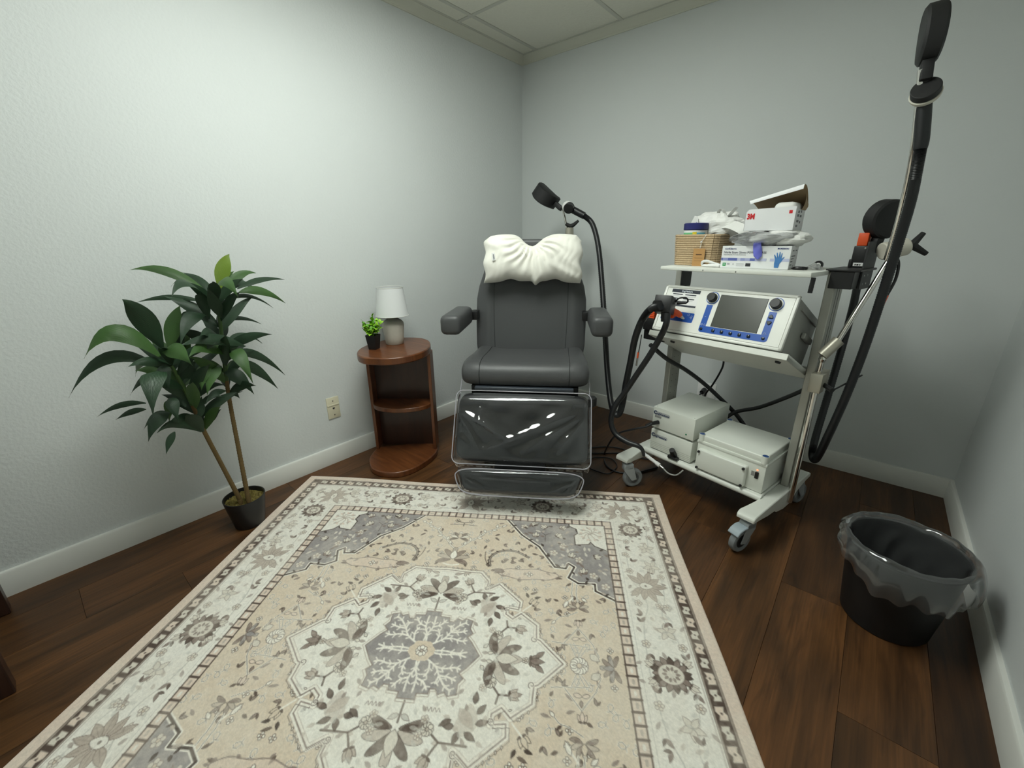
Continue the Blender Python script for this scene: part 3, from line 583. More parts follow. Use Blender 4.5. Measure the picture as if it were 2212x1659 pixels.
    branches = [[(0.025, 0.025), (0.058, 0.046), (0.075, 0.072), (0.098, 0.100), (0.118, 0.112)], [(0.004, 0.035), (0.002, 0.06), (0.012, 0.085), (0.012, 0.125)], [(0.035, 0.003), (0.07, 0.006), (0.112, 0.002), (0.14, 0.008)], [(0.058, 0.046), (0.085, 0.050), (0.115, 0.044), (0.132, 0.048)], [(0.012, 0.085), (0.035, 0.095), (0.05, 0.115)], [(0.035, 0.03), (0.04, 0.06), (0.032, 0.078)], [(0.075, 0.072), (0.10, 0.074), (0.125, 0.082)], [(0.075, 0.072), (0.070, 0.095)]]
    for bch in branches:
        p = smooth(bch); line(p, 0.0058, LINE, 0.92)
        for i in range(3, len(p) - 1, 3):
            d = np.array(p[i + 1]) - np.array(p[i - 1]); a = math.atan2(d[1], d[0])
            for s in (0.9, -0.9): line([p[i], (p[i][0] + 0.013 * math.cos(a + s), p[i][1] + 0.013 * math.sin(a + s))], 0.0045, LINE, 0.9)
    fill([(0.040 * math.cos(t) * (1 + .06 * math.sin(8 * t)), 0.035 * math.sin(t) * (1 + .06 * math.sin(8 * t))) for t in np.linspace(0, 6.283, 50)[:-1]], BEIGE); rosette((0, 0), 0.018, 8, LINE, BROWN, 1, LTAU)
    # ---- guard stripe of squares
    fill([(0.617, -1), (0.650, -1), (0.650, 0.693), (-1, 0.693), (-1, 0.660), (0.617, 0.660)], PINK)
    line([(0.6185, -0.1), (0.6185, 0.6615), (-0.1, 0.6615)], 0.0045, BROWN); line([(0.648, -0.1), (0.648, 0.691), (-0.1, 0.691)], 0.004, BROWN)
    per = 0.0330
    for k in range(0, 21):
        q = per * (k + 0.5)
        if q < 0.655: line([(0.618, q), (0.649, q)], 0.007, BROWN, 0.95); line([(0.634, q - per * .5 - .004), (0.634, q - per * .5 + .004)], 0.008, (LTAU if k % 2 else WHITE), 0.9)
        if q < 0.615: line([(q, 0.661), (q, 0.692)], 0.007, BROWN, 0.95); line([(q - per * .5 - .004, 0.677), (q - per * .5 + .004, 0.677)], 0.008, (LTAU if k % 2 else WHITE), 0.9)
    # ---- wide white border
    def both(fn):                       # fn(pos_along, offset across border centre) for the right side and for the back side
        fn(lambda al, ac: (0.740 + ac, al), False); fn(lambda al, ac: (al, 0.777 + ac), True)
    line([(0.662, -0.1), (0.662, 0.705), (-0.1, 0.705)], 0.0015, LGREY); line([(0.822, -0.1), (0.822, 0.852), (-0.1, 0.852)], 0.0018, TAUPE, 0.6)
    for k, (a0, b0) in enumerate(((0.70, 0.0), (0.0, 0.735))):
        pass
    vr = smooth([(0.685, -0.02), (0.690, 0.09), (0.70, 0.17), (0.725, 0.24), (0.715, 0.30), (0.69, 0.36), (0.69, 0.48), (0.70, 0.56), (0.735, 0.60), (0.72, 0.66), (0.70, 0.70)])
    line(vr, 0.0035, LGREY, 0.9); line(smooth([(0.80, 0.0), (0.79, 0.12), (0.765, 0.2), (0.79, 0.28), (0.80, 0.42), (0.785, 0.52), (0.80, 0.66)]), 0.003, LGREY, 0.8)
    vb = smooth([(-0.02, 0.73), (0.10, 0.722), (0.20, 0.745), (0.28, 0.722), (0.34, 0.735), (0.44, 0.722), (0.52, 0.74), (0.62, 0.72), (0.70, 0.74)]); line(vb, 0.0035, LGREY, 0.9)
    line(smooth([(0.0, 0.83), (0.12, 0.835), (0.22, 0.815), (0.34, 0.835), (0.48, 0.815), (0.62, 0.835)]), 0.003, LGREY, 0.8)
    lotus((0.735, 0.33), 0.0, 1.15); lotus((0.0, 0.775), math.pi / 2, 1.15); lotus((0.692, 0.765), math.pi / 2, 1.1)
    bloom((0.745, 0.0), 1.3); bloom((0.730, 0.645), 1.15); bloom((0.343, 0.775), 1.2)
    for q, a in (((0.775, 0.53), 0.3), ((0.765, 0.142), 0.4), ((0.235, 0.80), 1.9), ((0.495, 0.795), 1.2), ((0.60, 0.80), 2.2), ((0.775, 0.43), 1.0)):
        for k in range(5): leaf(q, a + k * 1.25, 0.034, 0.018, PALE, TAUPE, 0.95)
    for q in ((0.685, 0.489), (0.692, 0.093), (0.765, 0.243), (0.70, 0.565), (0.69, 0.40), (0.79, 0.24), (0.425, 0.735), (0.24, 0.735), (0.10, 0.815), (0.16, 0.74), (0.56, 0.74), (0.44, 0.82), (0.80, 0.60), (0.80, 0.09), (0.695, 0.25), (0.79, 0.80), (0.62, 0.735), (0.79, 0.73), (0.80, 0.38)): rosette(q, 0.0135, 5, PALE, TAUPE)
    for q, a in (((0.69, 0.172), 0.9), ((0.70, 0.20), 2.0), ((0.78, 0.18), 4.0), ((0.705, 0.45), 0.5), ((0.80, 0.47), 2.5), ((0.69, 0.53), 5.5), ((0.70, 0.06), 4.0), ((0.80, 0.05), 1.0), ((0.12, 0.74), 0.3), ((0.20, 0.715), 0.2), ((0.28, 0.83), 3.0), ((0.41, 0.78), 0.4), ((0.48, 0.73), 0.2), ((0.55, 0.80), 2.0), ((0.06, 0.72), 0.4), ((0.14, 0.80), 2.4), ((0.63, 0.82), 0.5), ((0.77, 0.70), 1.0)):
        leaf(q, a, 0.030, 0.013, TAUPE, None, 0.85); leaf(q, a + 1.1, 0.022, 0.010, BROWN, None, 0.85)
    for q in scatter(80, 0.668, 0.815, 0.0, 0.85, lambda q: True, 41, 0.028) + scatter(70, 0.0, 0.66, 0.71, 0.845, lambda q: True, 42, 0.028): leaf(q, R.uniform(0, 6.28), R.uniform(0.016, 0.034), 0.011, [LGREY, LTAU, LGREY, TAUPE][R.randrange(4)], None, 0.55)
    for q, a in (((0.700, 0.02), 2.6), ((0.79, 0.03), 0.6), ((0.700, 0.30), 3.9), ((0.765, 0.395), 1.2), ((0.700, 0.62), 3.4), ((0.79, 0.66), 0.3), ((0.08, 0.79), 0.2), ((0.30, 0.73), 4.0), ((0.39, 0.82), 0.9), ((0.52, 0.78), 0.6), ((0.62, 0.79), 2.6), ((0.77, 0.79), 0.5)):
        tulip(q, a, 0.8, PALE, TAUPE)
    bloom((0.745, 0.0), 1.3); bloom((0.730, 0.645), 1.15); bloom((0.343, 0.775), 1.2)
    lotus((0.735, 0.33), 0.0, 1.2, LTAU, TAUPE); lotus((0.0, 0.775), math.pi / 2, 1.2); lotus((0.692, 0.765), math.pi / 2, 1.15)
    # ---- outer dark chain band and plain edge
    fill([(0.828, -1), (0.874, -1), (0.874, 0.904), (-1, 0.904), (-1, 0.858), (0.828, 0.858)], BROWN)
    fill([(0.874, -1), (1, -1), (1, 1), (-1, 1), (-1, 0.904), (0.874, 0.904)], PINK)
    line([(0.831, -0.1), (0.831, 0.861), (-0.1, 0.861)], 0.0035, LTAU, 0.8); line([(0.870, -0.1), (0.870, 0.900), (-0.1, 0.900)], 0.0035, LTAU, 0.8)
    per = 0.0475
    chain = [(-0.016, -0.013), (-0.004, -0.015), (0.006, -0.006), (0.018, -0.010), (0.016, 0.012), (0.004, 0.014), (-0.005, 0.006), (-0.018, 0.010)]
    for k in range(20):
        q = per * k; alt = k % 2
        c1 = PALE if alt else PINK
        if q < 0.88:
            p = place([(b, a) for a, b in chain], (0.851, q), 0, 0.9 if alt else 1.0); fill(p, c1); line(p, 0.0018, LTAU, 0.9, True); fill(place([(0.004 * math.cos(t), 0.0035 * math.sin(t)) for t in np.linspace(0, 6.28, 7)[:-1]], (0.851, q)), BROWN, 0.8)
        if q < 0.82:
            p = place(chain, (q, 0.881), 0, 0.9 if alt else 1.0); fill(p, c1); line(p, 0.0018, LTAU, 0.9, True); fill(place([(0.004 * math.cos(t), 0.0035 * math.sin(t)) for t in np.linspace(0, 6.28, 7)[:-1]], (q, 0.881)), BROWN, 0.8)
    full = np.concatenate([img[::-1], img], 0); full = np.concatenate([full[:, ::-1], full], 1)      # mirror in a and b
    n0, n1 = full.shape[0] // 2 * 2, full.shape[1] // 2 * 2
    lo = full[:n0, :n1].reshape(n0 // 2, 2, n1 // 2, 2, 3).mean((1, 3))
    # worn print: soft patches where the ink has faded, and a fine weave
    r = np.random.default_rng(3)
    def vnoise(sh, cell):
        g = r.random((sh[0] // cell + 3, sh[1] // cell + 3)); x = np.arange(sh[0]) / cell; y = np.arange(sh[1]) / cell
        xi, yi = x.astype(int), y.astype(int); fx, fy = (x - xi)[:, None], (y - yi)[None, :]; fx = fx * fx * (3 - 2 * fx); fy = fy * fy * (3 - 2 * fy)
        return (g[np.ix_(xi, yi)] * (1 - fx) + g[np.ix_(xi + 1, yi)] * fx) * (1 - fy) + (g[np.ix_(xi, yi + 1)] * (1 - fx) + g[np.ix_(xi + 1, yi + 1)] * fx) * fy
    sh = lo.shape[:2]
    fade = np.clip(0.55 * vnoise(sh, 40) + 0.3 * vnoise(sh, 12) + 0.25 * vnoise(sh, 4) - 0.38, 0, 0.34)[..., None]
    lo = lo * (1 - fade) + S(234, 226, 212) * fade
    lo *= (0.94 + 0.06 * vnoise(sh, 2) + 0.05 * r.random(sh))[..., None]
    return np.clip(lo, 0, 1)

pat = weave_rug_pattern()                       # [across, along] sRGB
nS, nT = pat.shape[0], pat.shape[1]
sx = np.linspace(0, RUG_W, nS); ty = np.linspace(0, RUG_L, nT)
X_, Y_ = np.meshgrid(sx, -ty[::-1][::-1], indexing='ij')
edge = np.minimum(np.minimum(X_, RUG_W - X_), np.minimum(-Y_, RUG_L + Y_))
Z_ = 0.0065 * np.clip(edge / 0.006, 0, 1) ** 0.5
Z_ += np.clip(edge / 0.05, 0, 1) * (0.0012 * np.sin(X_ * 9 + 1) * np.sin(Y_ * 7) + 0.0030 * np.exp(-((X_ - 0.90 - 0.25 * Y_) / 0.05) ** 2) * np.exp(-(Y_ / 0.5) ** 2))
Z_ += 0.0035 * np.exp(-((edge) / 0.04) ** 2) * (0.5 + 0.5 * np.sin(X_ * 7 + 2 * Y_))
Z_[0, :] = Z_[-1, :] = 0.0; Z_[:, 0] = Z_[:, -1] = 0.0
Xw = X_ + 0.003 * np.sin(Y_ * 6.0 + 0.5) * np.clip(1 - edge / 0.3, 0, 1)
Yw = Y_ + 0.004 * np.sin(X_ * 5.5 + 0.3) * np.clip(1 - edge / 0.3, 0, 1)
me = bpy.data.meshes.new('rug')
vv = np.stack([Xw, Yw, Z_], -1).reshape(-1, 3).astype(np.float32)
idx = np.arange(nS * nT).reshape(nS, nT)
quads = np.stack([idx[:-1, :-1], idx[:-1, 1:], idx[1:, 1:], idx[1:, :-1]], -1).reshape(-1, 4).astype(np.int32)
me.vertices.add(len(vv)); me.vertices.foreach_set('co', vv.ravel())
me.loops.add(quads.size); me.loops.foreach_set('vertex_index', quads[:, ::-1].ravel().copy() if False else quads.ravel())
me.polygons.add(len(quads)); me.polygons.foreach_set('loop_start', np.arange(0, quads.size, 4, dtype=np.int32))
me.update(calc_edges=True)
if me.polygons[0].normal.z < 0: me.flip_normals()
me.polygons.foreach_set('use_smooth', np.ones(len(quads), bool))
# pattern row 0 is b = -0.938 (near edge); the mesh starts at the back edge
colr = pat[:, ::-1].astype(np.float32); colr = np.where(colr <= 0.04045, colr / 12.92, ((colr + 0.055) / 1.055) ** 2.4)
ca = me.color_attributes.new('print', 'FLOAT_COLOR', 'POINT')
ca.data.foreach_set('color', np.concatenate([colr, np.ones((*colr.shape[:2], 1), np.float32)], -1).astype(np.float32).ravel())
def rug_material():
    m = bpy.data.materials.new('printed_rug'); m.use_nodes = True; nt = m.node_tree; b = nt.nodes['Principled BSDF']
    at = nt.nodes.new('ShaderNodeAttribute'); at.attribute_name = 'print'; nt.links.new(at.outputs['Color'], b.inputs['Base Color'])
    b.inputs['Roughness'].default_value = 0.92; b.inputs['Specular IOR Level'].default_value = 0.15; b.inputs['Sheen Weight'].default_value = 0.15
    tc = nt.nodes.new('ShaderNodeTexCoord'); n = nt.nodes.new('ShaderNodeTexNoise'); n.inputs['Scale'].default_value = 420; n.inputs['Detail'].default_value = 2
    nt.links.new(tc.outputs['Object'], n.inputs['Vector']); bp = nt.nodes.new('ShaderNodeBump'); bp.inputs['Strength'].default_value = 0.3; bp.inputs['Distance'].default_value = 0.002
    nt.links.new(n.outputs['Fac'], bp.inputs['Height']); nt.links.new(bp.outputs[0], b.inputs['Normal'])
    return m
me.materials.append(rug_material())
RUG = bpy.data.objects.new('rug', me); COL.objects.link(RUG); RUG.location = RUG_LOC; RUG.rotation_euler = (0, 0, RUG_ANG)
tag(RUG, 'cream, beige and grey oriental medallion rug on the dark plank floor', 'rug')

# ------------------------------------------------------------------ treatment chair (local: +x right, +y back, origin under the seat front)
vinyl = mat('dark_grey_vinyl', hexc(78, 79, 80), rough=0.42, bump=0.25, bscale=260, var=0.04, vscale=4, spec=0.45)
seam_mat = mat('seam_thread', hexc(40, 41, 42), rough=0.7)
blackp = mat('black_plastic', hexc(22, 22, 23), rough=0.45, var=0.05)
steel = mat('brushed_steel', (0.55, 0.55, 0.53), rough=0.25, metal=1.0)
chrome = mat('chrome', (0.72, 0.70, 0.66), rough=0.12, metal=1.0)
cover_film = plastic_film('clear_vinyl_cover', (0.74, 0.74, 0.76), 0.015, 0.05, (0.8, 0.8, 0.85), gain=3.0)
piping_mat = mat('cover_piping', hexc(172, 170, 178), rough=0.35)
CH = thing('treatment_chair', 'dark grey vinyl reclining treatment chair in the room corner, with plastic-covered leg rest', 'chair', (0.957, -1.178, 0), (0, 0, RUG_ANG))

def arc(cx, cy, r, a0, a1, n):
    return [(cx + r * math.cos(rad(a0 + (a1 - a0) * i / n)), cy + r * math.sin(rad(a0 + (a1 - a0) * i / n))) for i in range(n + 1)]
# seat: y-z section, rolled front edge
seat_sec = [(0.50, 0.600), (0.38, 0.602), (0.25, 0.612), (0.14, 0.622)] + arc(0.062, 0.565, 0.062, 80, 200, 8) + [(0.012, 0.525), (0.03, 0.512), (0.25, 0.505), (0.50, 0.505)]
def seat_w(y, z): return 0.322 - 0.02 * max(0, (y - 0.1)) / 0.4 - 0.25 * max(0, z - 0.585)
mb = MB().loft(seat_sec, seat_w, p=7, n=36)
mb.v = [(x, y, z + (0.020 * math.exp(-((abs(x) - 0.265) / 0.06) ** 2) * min(1, max(0, (z - 0.55) / 0.05)) * min(1, max(0, y - 0.02) / 0.12))) for x, y, z in mb.v]
seat = obj('seat', mb, vinyl, CH, smooth=50)
for sx in (-1, 1):
    pts = [(sx * 0.222, y, z + 0.009 * min(1, max(0, (y - .02) / .1))) for y, z in [(0.44, 0.604), (0.30, 0.610), (0.14, 0.6235)] + arc(0.062, 0.565, 0.0625, 80, 200, 6)[1:] + [(0.014, 0.524)]]
    obj('seam', MB().tube(pts, 0.0016, 6, 4), seam_mat, seat)
# backrest: leaning back, tapering at the shoulders
def back_pt(s):      # s: height along the back 0..1 -> y, z of the front face centre
    z = 0.55 + 0.66 * s
    return 0.43 + 0.13 * s, z
def back_half(s):
    z = 0.55 + 0.66 * s
    pts = [(0.50, 0.300), (0.62, 0.318), (0.75, 0.321), (0.88, 0.318), (0.95, 0.305), (1.03, 0.276), (1.10, 0.258), (1.17, 0.235), (1.205, 0.19), (1.215, 0.14)]
    return float(np.interp(z, [p[0] for p in pts], [p[1] for p in pts]))
def back_fn(side):
    def fn(u, v):
        s = v; y, z = back_pt(s); hw = back_half(s)
        t = math.sin((u - 0.5) * math.pi); e = max(0.0, 1 - abs(t) ** 8) ** (1 / 8)
        th = 0.11 * (0.35 + 0.65 * min(1, (1.0 - s) / 0.08 + 0.0)) if s > 0.92 else 0.11
        if side < 0: yy = y + th / 2 - th / 2 * e - 0.016 * math.exp(-((abs(t) * hw - 0.245) / 0.05) ** 2) * e + 0.010 * math.exp(-((abs(t) * hw - 0.205) / 0.018) ** 2)
        else: yy = y + th / 2 + th / 2 * e
        return (t * hw, yy, z)
    return fn
mb = MB().grid(back_fn(-1), 40, 36).grid(back_fn(1), 40, 36)
bm = bmesh.new()
backrest = obj('backrest', mb, vinyl, CH, smooth=60)
_bm = bmesh.new(); _bm.from_mesh(backrest.data); bmesh.ops.remove_doubles(_bm, verts=_bm.verts[:], dist=0.0006); bmesh.ops.holes_fill(_bm, edges=_bm.edges[:], sides=200)
bmesh.ops.recalc_face_normals(_bm, faces=_bm.faces[:]); _bm.to_mesh(backrest.data); _bm.free(); bm.free()
for sx in (-1, 1):
    pts = []
    for i in range(17):
        s = 0.04 + 0.76 * i / 16; xx = 0.203 + 0.010 * math.sin(s * 3); tt = xx / back_half(s)
        q = back_fn(-1)(math.asin(tt) / math.pi + 0.5, s); pts.append((sx * q[0], q[1] - 0.0005, q[2]))
    obj('seam', MB().tube(pts, 0.0017, 6, 4), seam_mat, backrest)
obj('back_shell', MB().rbox(-0.25, 0.25, 0.56, 0.60, 0.60, 1.08, 0.015), blackp, CH)
# arm rests
for sx in (-1, 1):
    arm = obj('armrest', MB().rbox(sx * 0.372 - 0.052, sx * 0.372 + 0.052, 0.06, 0.40, 0.757, 0.857, 0.028, 4), vinyl, CH, smooth=60)
    obj('bracket', MB().rbox(sx * 0.315 - 0.02, sx * 0.315 + 0.02, 0.40, 0.47, 0.775, 0.825, 0.005, 2).rbox(sx * 0.34 - 0.015, sx * 0.34 + 0.015, 0.37, 0.46, 0.775, 0.825, 0.005, 2), blackp, arm)
# leg rest and its clear cover
leg_top, leg_bot = (-0.022, 0.497), (-0.205, 0.212)
def slab(a, b, th):
    d = Vector((b[0] - a[0], b[1] - a[1])).normalized(); n = Vector((-d.y, d.x))
    if n.x < 0: n = -n
    A = Vector(a); B = Vector(b)
    r = th * 0.34; out = []
    for c, a0 in ((A + d * r + n * r, 180), (B - d * r + n * r, 270), (B - d * r + n * (th - r), 0), (A + d * r + n * (th - r), 90)):
        base = math.degrees(math.atan2(-n.y, -n.x)) - 180
    # corners as a rounded rectangle in the (d, n) frame
    L = (B - A).length
    for cx, cy, s0 in ((L - r, r, -90), (L - r, th - r, 0), (r, th - r, 90), (r, r, 180)):
        for i in range(6):
            an = rad(s0 + 90 * i / 5); p = A + d * (cx + r * math.cos(an)) + n * (cy + r * math.sin(an)); out.append((p.x, p.y))
    return out
legr = obj('leg_rest', MB().loft(slab(leg_top, leg_bot, 0.095), lambda y, z: 0.318, p=9, n=28), vinyl, CH, smooth=50)
lt, lb = (leg_top[0] - 0.006, leg_top[1] + 0.004), (leg_bot[0] - 0.008, leg_bot[1] - 0.004)
def seg_d(px, py, a, b):
    dx, dy = b[0] - a[0], b[1] - a[1]; t = max(0.0, min(1.0, ((px - a[0]) * dx + (py - a[1]) * dy) / (dx * dx + dy * dy)))
    return math.hypot(px - a[0] - t * dx, py - a[1] - t * dy), t
# stretched folds of the cover, in metres across and down the leg rest: start, end, width, height
FOLDS = [((0.31, 0.03), (-0.20, 0.29), 0.020, 0.011), ((0.315, 0.05), (0.02, 0.27), 0.016, 0.009), ((0.32, 0.06), (0.17, 0.27), 0.015, 0.009), ((0.25, 0.02), (0.05, 0.14), 0.020, 0.006),
         ((-0.32, 0.05), (-0.06, 0.21), 0.018, 0.010), ((-0.32, 0.07), (-0.20, 0.26), 0.016, 0.009), ((-0.21, 0.03), (-0.21, 0.13), 0.012, 0.008), ((-0.21, 0.10), (-0.11, 0.20), 0.012, 0.007), ((-0.30, 0.16), (-0.10, 0.31), 0.03, -0.006), ((0.0, 0.18), (0.28, 0.30), 0.03, -0.006)]
def cover_sheet(a, b, w, folds, r_top, depth, nu=110, nv=90, taper=0.0):
    A = Vector((0, a[0], a[1])); d = Vector((0, b[0] - a[0], b[1] - a[1])); L = d.length; d.normalize(); n = Vector((0, d.z, -d.y))
    if n.y > 0: n = -n                     # out of the front face
    def fn(u, v):
        t = math.sin((u - 0.5) * math.pi); hw = w - taper * max(0.0, v - 0.3)
        x = hw * t; s = v * (L + depth + r_top) - depth - r_top * 0.5       # runs from the back over the top and down the front
        edge = max(0.0, 1 - abs(t) ** 14) ** (1 / 6)
        if s < 0:
            k = min(1.0, -s / (r_top * 1.57)); an = k * math.pi / 2; extra = max(0.0, -s - r_top * 1.57)
            p = A + d * r_top - d * (r_top * math.sin(an)) - n * (r_top * (1 - math.cos(an)) + extra)
        else:
            p = A + d * (r_top + s * (L - r_top) / L); 
            if s > L - 0.03: p -= n * 0.02 * ((s - L + 0.03) / 0.03) ** 2
        h = 0.0
        for q0, q1, ww, hh in folds:
            dist, tt = seg_d(x, max(s, 0), q0, q1); h += 0.62 * hh * math.exp(-(dist / ww) ** 2) * math.sin(math.pi * min(1, 0.12 + 0.88 * (1 - tt)) ) ** 0.6
        h += 0.0012 * math.sin(x * 37 + s * 20) + 0.001 * math.sin(s * 45 - x * 12)
        p = p + n * (h * edge * min(1, max(0, s) / 0.02 + 0.1) - 0.055 * (1 - edge))
        return (x, p.y, p.z)
    return MB().grid(fn, nu, nv)
cov = obj('leg_rest_cover', cover_sheet(lt, lb, 0.328, FOLDS, 0.05, 0.05), cover_film, CH, smooth=80, label='clear plastic protective cover over the leg rest')
def rim(sec_a, sec_b, w, r_in=0.03, off=0.0):
    a = Vector((0, *sec_a)); b = Vector((0, *sec_b)); d = (b - a).normalized(); L = (b - a).length
    pts = []
    for cx, cy, s0 in ((w - r_in, L - r_in, 0), (-(w - r_in), L - r_in, 90), (-(w - r_in), r_in, 180), (w - r_in, r_in, 270)):
        for i in range(9):
            an = rad(s0 + 90 * i / 8); pts.append(a + d * (cy + r_in * math.sin(an)) + Vector((cx + r_in * math.cos(an), 0, 0)))
    return pts
obj('piping', MB().tube(rim((lt[0] - 0.004, lt[1] + 0.004), (lb[0] - 0.004, lb[1] - 0.008), 0.329, 0.035), 0.0026, 6, 0, closed=True), piping_mat, cov)
obj('piping', MB().tube([p + Vector((0, 0.105, 0.05)) for p in rim((lt[0], lt[1]), (lb[0], lb[1]), 0.325, 0.035)], 0.0022, 6, 0, closed=True), piping_mat, cov)
obj('hinge_strip', MB().rbox(-0.245, 0.245, -0.008, 0.02, 0.494, 0.516, 0.005), mat('blue_grey_strip', hexc(58, 64, 72), rough=0.4), CH)
# foot rest
ft, fb = (-0.262, 0.205), (-0.318, 0.112)
foot = MB().loft(slab(ft, fb, 0.055), lambda y, z: 0.285 - 0.45 * max(0, 0.185 - z), p=7, n=28)
obj('foot_rest', foot, vinyl, CH, smooth=50)
def foot_w(y, z): return 0.293 - 0.5 * max(0, 0.175 - z)
FFOLDS = [((0.27, 0.01), (0.14, 0.09), 0.012, 0.006), ((0.26, 0.02), (0.20, 0.10), 0.010, 0.006), ((0.15, 0.03), (-0.15, 0.03), 0.014, 0.004), ((-0.27, 0.02), (-0.16, 0.08), 0.012, 0.006), ((-0.2, 0.02), (-0.22, 0.09), 0.012, 0.004)]
fcov = obj('foot_rest_cover', cover_sheet((ft[0] - 0.006, ft[1] + 0.006), (fb[0] - 0.008, fb[1] - 0.004), 0.292, FFOLDS, 0.026, 0.03, 90, 50, taper=0.055), cover_film, CH, smooth=80, label='clear plastic protective cover over the foot rest')
fr = []
d0 = Vector((0, fb[0] - ft[0], fb[1] - ft[1])); 
for i in range(40):
    a = 2 * math.pi * i / 40; cx = math.copysign(abs(math.cos(a)) ** 0.35, math.cos(a)); cy = math.copysign(abs(math.sin(a)) ** 0.45, math.sin(a))
    k = (cy + 1) / 2
    P = Vector((0, ft[0] - 0.012, ft[1] + 0.006)) + (d0 + Vector((0, 0, -0.012))) * k
    fr.append((cx * (foot_w(P.y, P.z) + 0.002), P.y, P.z))
obj('piping', MB().tube(fr, 0.0026, 6, 2, closed=True), piping_mat, fcov)
obj('foot_bracket', MB().box(-0.12, 0.12, -0.22, -0.13, 0.155, 0.20), blackp, CH)
# base
obj('base', MB().rbox(-0.23, 0.23, 0.08, 0.55, 0.0, 0.09, 0.02), blackp, CH)
obj('lift_column', MB().rbox(-0.15, 0.15, 0.14, 0.44, 0.085, 0.46, 0.015), blackp, CH)
obj('seat_frame', MB().box(-0.27, 0.27, 0.04, 0.52, 0.455, 0.506), blackp, CH)
obj('side_knob', MB().prism([(0.318, -0.02), (0.345, -0.02), (0.36, 0.0), (0.35, 0.03), (0.318, 0.03)], 0.43, 0.475), blackp, CH, bevel=0.004)

# neck pillow lying on the head end of the chair
white_cloth = mat('white_cotton', hexc(250, 248, 238), rough=0.8, bump=0.15, bscale=200, var=0.02, sheen=0.2)
PIL = thing('neck_pillow', 'white cotton bow-shaped neck pillow resting on the chair headrest', 'pillow', CH.location, CH.rotation_euler)
def pillow_fn(side):
    def fn(u, v):
        t = 2 * u - 1; q = 2 * v - 1
        x = 0.268 * math.copysign(abs(t) ** 0.95, t)
        top = 0.120 + 0.012 * math.sin(abs(t) * 3.2) - 0.052 * math.exp(-(t / 0.22) ** 2) - 0.025 * max(0, abs(t) - 0.86) / 0.14
        bot = -0.118 - 0.012 * abs(t) + 0.016 * math.exp(-((abs(t) - 0.45) / 0.15) ** 2) - 0.022 * math.exp(-((t - 0.08) / 0.06) ** 2)
        z = bot + (top - bot) * v
        e = (max(0.0, 1 - abs(t) ** 5) ** (1 / 3)) * (max(0.0, 1 - abs(q) ** 2.6) ** 0.5)
        th = 0.085 * (0.72 + 0.28 * min(1, abs(t) / 0.3)) * e
        # gathered folds fanning out from the pinched centre
        ang = math.atan2(z - 0.10, x + 1e-5)
        rr = math.hypot(x, z - 0.10)
        fold = 0.0075 * math.sin(ang * 21 + 1.2 * math.sin(rr * 40)) * math.exp(-((rr - 0.09) / 0.085) ** 2)
        fold += 0.0035 * math.sin(x * 31 + z * 44 + 2.2 * math.sin(z * 21 + x * 9)) * min(1, abs(t) ** 2 * 1.6) + 0.0022 * abs(math.sin(x * 60 - z * 38 + 1.5 * math.sin(x * 33)))
        yy = -(th + fold * min(1, e * 1.6)) if side < 0 else th * 0.55
        return (x + 0.006 * math.sin(z * 55), yy, z)
    return fn
mb = MB().grid(pillow_fn(-1), 90, 60).grid(pillow_fn(1), 40, 24)
M = T(0.012, 0.462, 1.106) @ Matrix.Rotation(rad(-11), 4, 'X')
mb.v = [tuple(M @ Vector(p)) for p in mb.v]
obj('pillow_body', mb, white_cloth, PIL, smooth=80)
tagm = mat('woven_tag_navy', hexc(45, 52, 75), rough=0.8)
wt = mat('paper_white', hexc(240, 240, 238), rough=0.7)
obj('care_tag', MB().box(-0.009, 0.009, -0.0006, 0.0006, -0.02, 0.02, M @ T(-0.205, -0.088, 0.0) @ Matrix.Rotation(rad(-8), 4, 'Y')), wt, PIL)
text('tag_print', 'ease', 0.016, M @ T(-0.203, -0.0895, -0.016) @ Matrix.Rotation(rad(-8), 4, 'Y') @ Matrix.Rotation(rad(-90), 4, 'Y') @ FRONT, tagm, PIL)

# ------------------------------------------------------------------ half-round wooden shelf table by the left wall
def wood(name, c1, c2, rough=0.35, sc=(3, 30, 3)):
    m = bpy.data.materials.new(name); m.use_nodes = True; nt = m.node_tree; b = nt.nodes['Principled BSDF']
    tc = nt.nodes.new('ShaderNodeTexCoord'); mp = nt.nodes.new('ShaderNodeMapping'); mp.inputs['Scale'].default_value = sc
    nt.links.new(tc.outputs['Object'], mp.inputs['Vector'])
    n = nt.nodes.new('ShaderNodeTexNoise'); n.inputs['Scale'].default_value = 1.3; n.inputs['Detail'].default_value = 6; n.inputs['Distortion'].default_value = 0.8
    nt.links.new(mp.outputs[0], n.inputs['Vector'])
    mx = nt.nodes.new('ShaderNodeMix'); mx.data_type = 'RGBA'; mx.inputs['A'].default_value = (*c1, 1); mx.inputs['B'].default_value = (*c2, 1)
    r = nt.nodes.new('ShaderNodeMapRange'); r.inputs['From Min'].default_value = 0.3; r.inputs['From Max'].default_value = 0.7
    nt.links.new(n.outputs['Fac'], r.inputs['Value']); nt.links.new(r.outputs[0], mx.inputs['Factor']); nt.links.new(mx.outputs['Result'], b.inputs['Base Color'])
    b.inputs['Roughness'].default_value = rough; b.inputs['Coat Weight'].default_value = 0.15
    return m
cherry = wood('cherry_veneer', hexc(84, 45, 23), hexc(120, 71, 38))
cherry_shaded = wood('cherry_veneer_shaded', hexc(44, 21, 11), hexc(60, 31, 17))  # cherry darkened: shade inside the open shelves is painted into the colour
ST = thing('side_table', 'half-round dark cherry wood side table with open shelves against the left wall', 'table', (0.24, -1.397, 0))
def smooth_poly(p, k=5): return [(q.x, q.y) for q in catmull([Vector((a, b, 0)) for a, b in p], k, True)]
